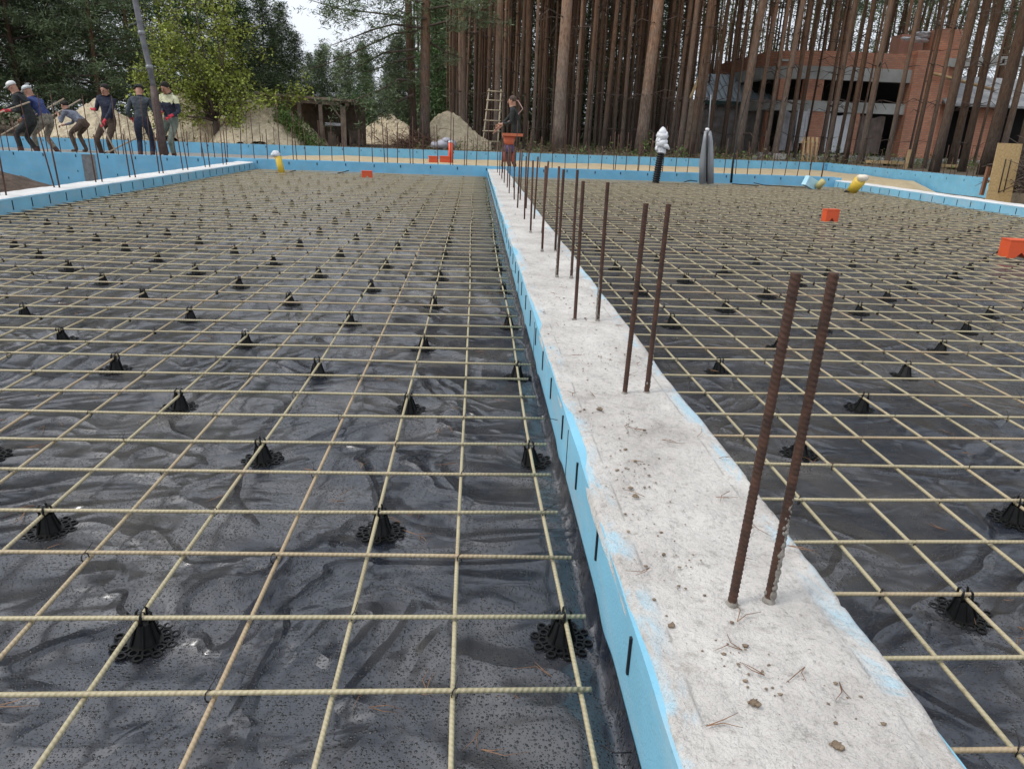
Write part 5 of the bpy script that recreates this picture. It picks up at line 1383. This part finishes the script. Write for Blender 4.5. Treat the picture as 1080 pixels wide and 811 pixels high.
hG = person(foot(543, 18.3, .05), .22, R(80), 'worker in dark clothes in profile beyond the end of the central beam', {'j': BLK, 't': BLK, 'g': SKIN, 'b': BOOT}, [(.10, .48, .95), (-.16, .34, 1.05)], [(.13, 0), (-.13, .1)], (.1, 0), .0, hair=cm('brown_hair', (.06, .04, .03)), scale=1.0)
# pale shoulder stripes
# ------------------------------------------------------------------ tools in their hands
def handle(a, c, name, label, parts=None, r=.017):
    e = empty(name, (0, 0, 0), label=label, cat=name.split('_')[-1]); b = MB(); b.tube([a, a.lerp(c, .5), c], r, 7); b.build('handle', mat('tool_handle', (.34, .26, .18), (.46, .38, .28), 12, .7), e)
    return e
tA = at(-22, 155, YW-.35)
a = hA[1]; dA = (hA[0]-hA[1]).normalized(); e = handle(a-dA*.9, hA[0]+dA*1.5, 'rake', 'long pale-handled rake held by the worker in the white cap')
c_ = hA[0]+dA*1.5; b = MB(); b.box(c_.x-.02, c_.y-.25, c_.z-.05, c_.x+.02, c_.y+.25, c_.z-.01); b.build('head', DKG, e, smooth=False)
dB = (hB[0]-hB[1]).normalized(); dB = (at(0, 142, YW+.2)-at(62, 106, YW+.4)).normalized(); m_ = (hB[0]+hB[1])*.5
e = handle(m_-dB*1.1, m_+dB*1.6, 'rake', 'second rake slanting from the blue-jacketed worker down to the left edge')
c_ = m_+dB*1.6; b = MB(); b.box(c_.x-.02, c_.y-.25, c_.z-.05, c_.x+.02, c_.y+.25, c_.z-.01); b.build('head', DKG, e, smooth=False)
dC = (at(87, 106, 21)-at(66, 118, 21)).normalized(); handle(hC[1]-dC*.5, hC[1]+dC*.75, 'stick', 'thin wooden stick raised beside the doubled-over worker')
dD = (hD[1]-hD[0]).normalized(); e = handle(hD[0]-dD*.12, hD[1]+dD*.80, 'shovel', 'shovel slanting down to the right from the red-gloved worker facing the camera')
c_ = hD[1]+dD*.80; b = MB(); b.tube([c_, c_+dD*.1, c_+dD*.3], [.02, .1, .05], 6); b.build('blade', DKG, e)
# shovel of the man seen from behind
tip = at(97, 158, YW-.5); tip.z = -.0
e = handle(hE[0]+(hE[0]-tip).normalized()*.05, tip+(hE[0]-tip).normalized()*.28, 'shovel', 'shovel with dark blade resting left of the worker seen from behind')
dE = (tip-hE[0]).normalized(); b = MB(); u = Vector((0, .12, .02)); w0 = tip-dE*.32; b.add([w0-u*.6, w0+u*.6, tip+u, tip+dE*.06, tip-u, w0-u*.6+Vector((.0, 0, .03)), w0+u*.6+Vector((0, 0, .03)), tip+u+Vector((0, 0, .01)), tip+dE*.06+Vector((0, 0, .01)), tip-u+Vector((0, 0, .01))], [(0, 1, 2, 3, 4), (9, 8, 7, 6, 5), (0, 5, 6, 1), (1, 6, 7, 2), (2, 7, 8, 3), (3, 8, 9, 4), (4, 9, 5, 0)])
up_ = Vector((.0, 0, .0)); o = b.build('blade', BLK, e, smooth=False)
b = MB(); b.tube([hG[0]-Vector((.05, .05, .1)), hG[0]+Vector((.2, -.15, .12)), hG[0]+Vector((.5, -.25, .32)), hG[0]+Vector((.66, -.1, .5)), hG[0]+Vector((.55, .1, .68)), hG[0]+Vector((.42, .15, .72))], .013, 6)
b.build('vibrator_hose', mat('pinkish_hose', (.35, .2, .17), None, rough=.5), label='thin pinkish hose looped over the far worker in dark clothes', cat='hose')
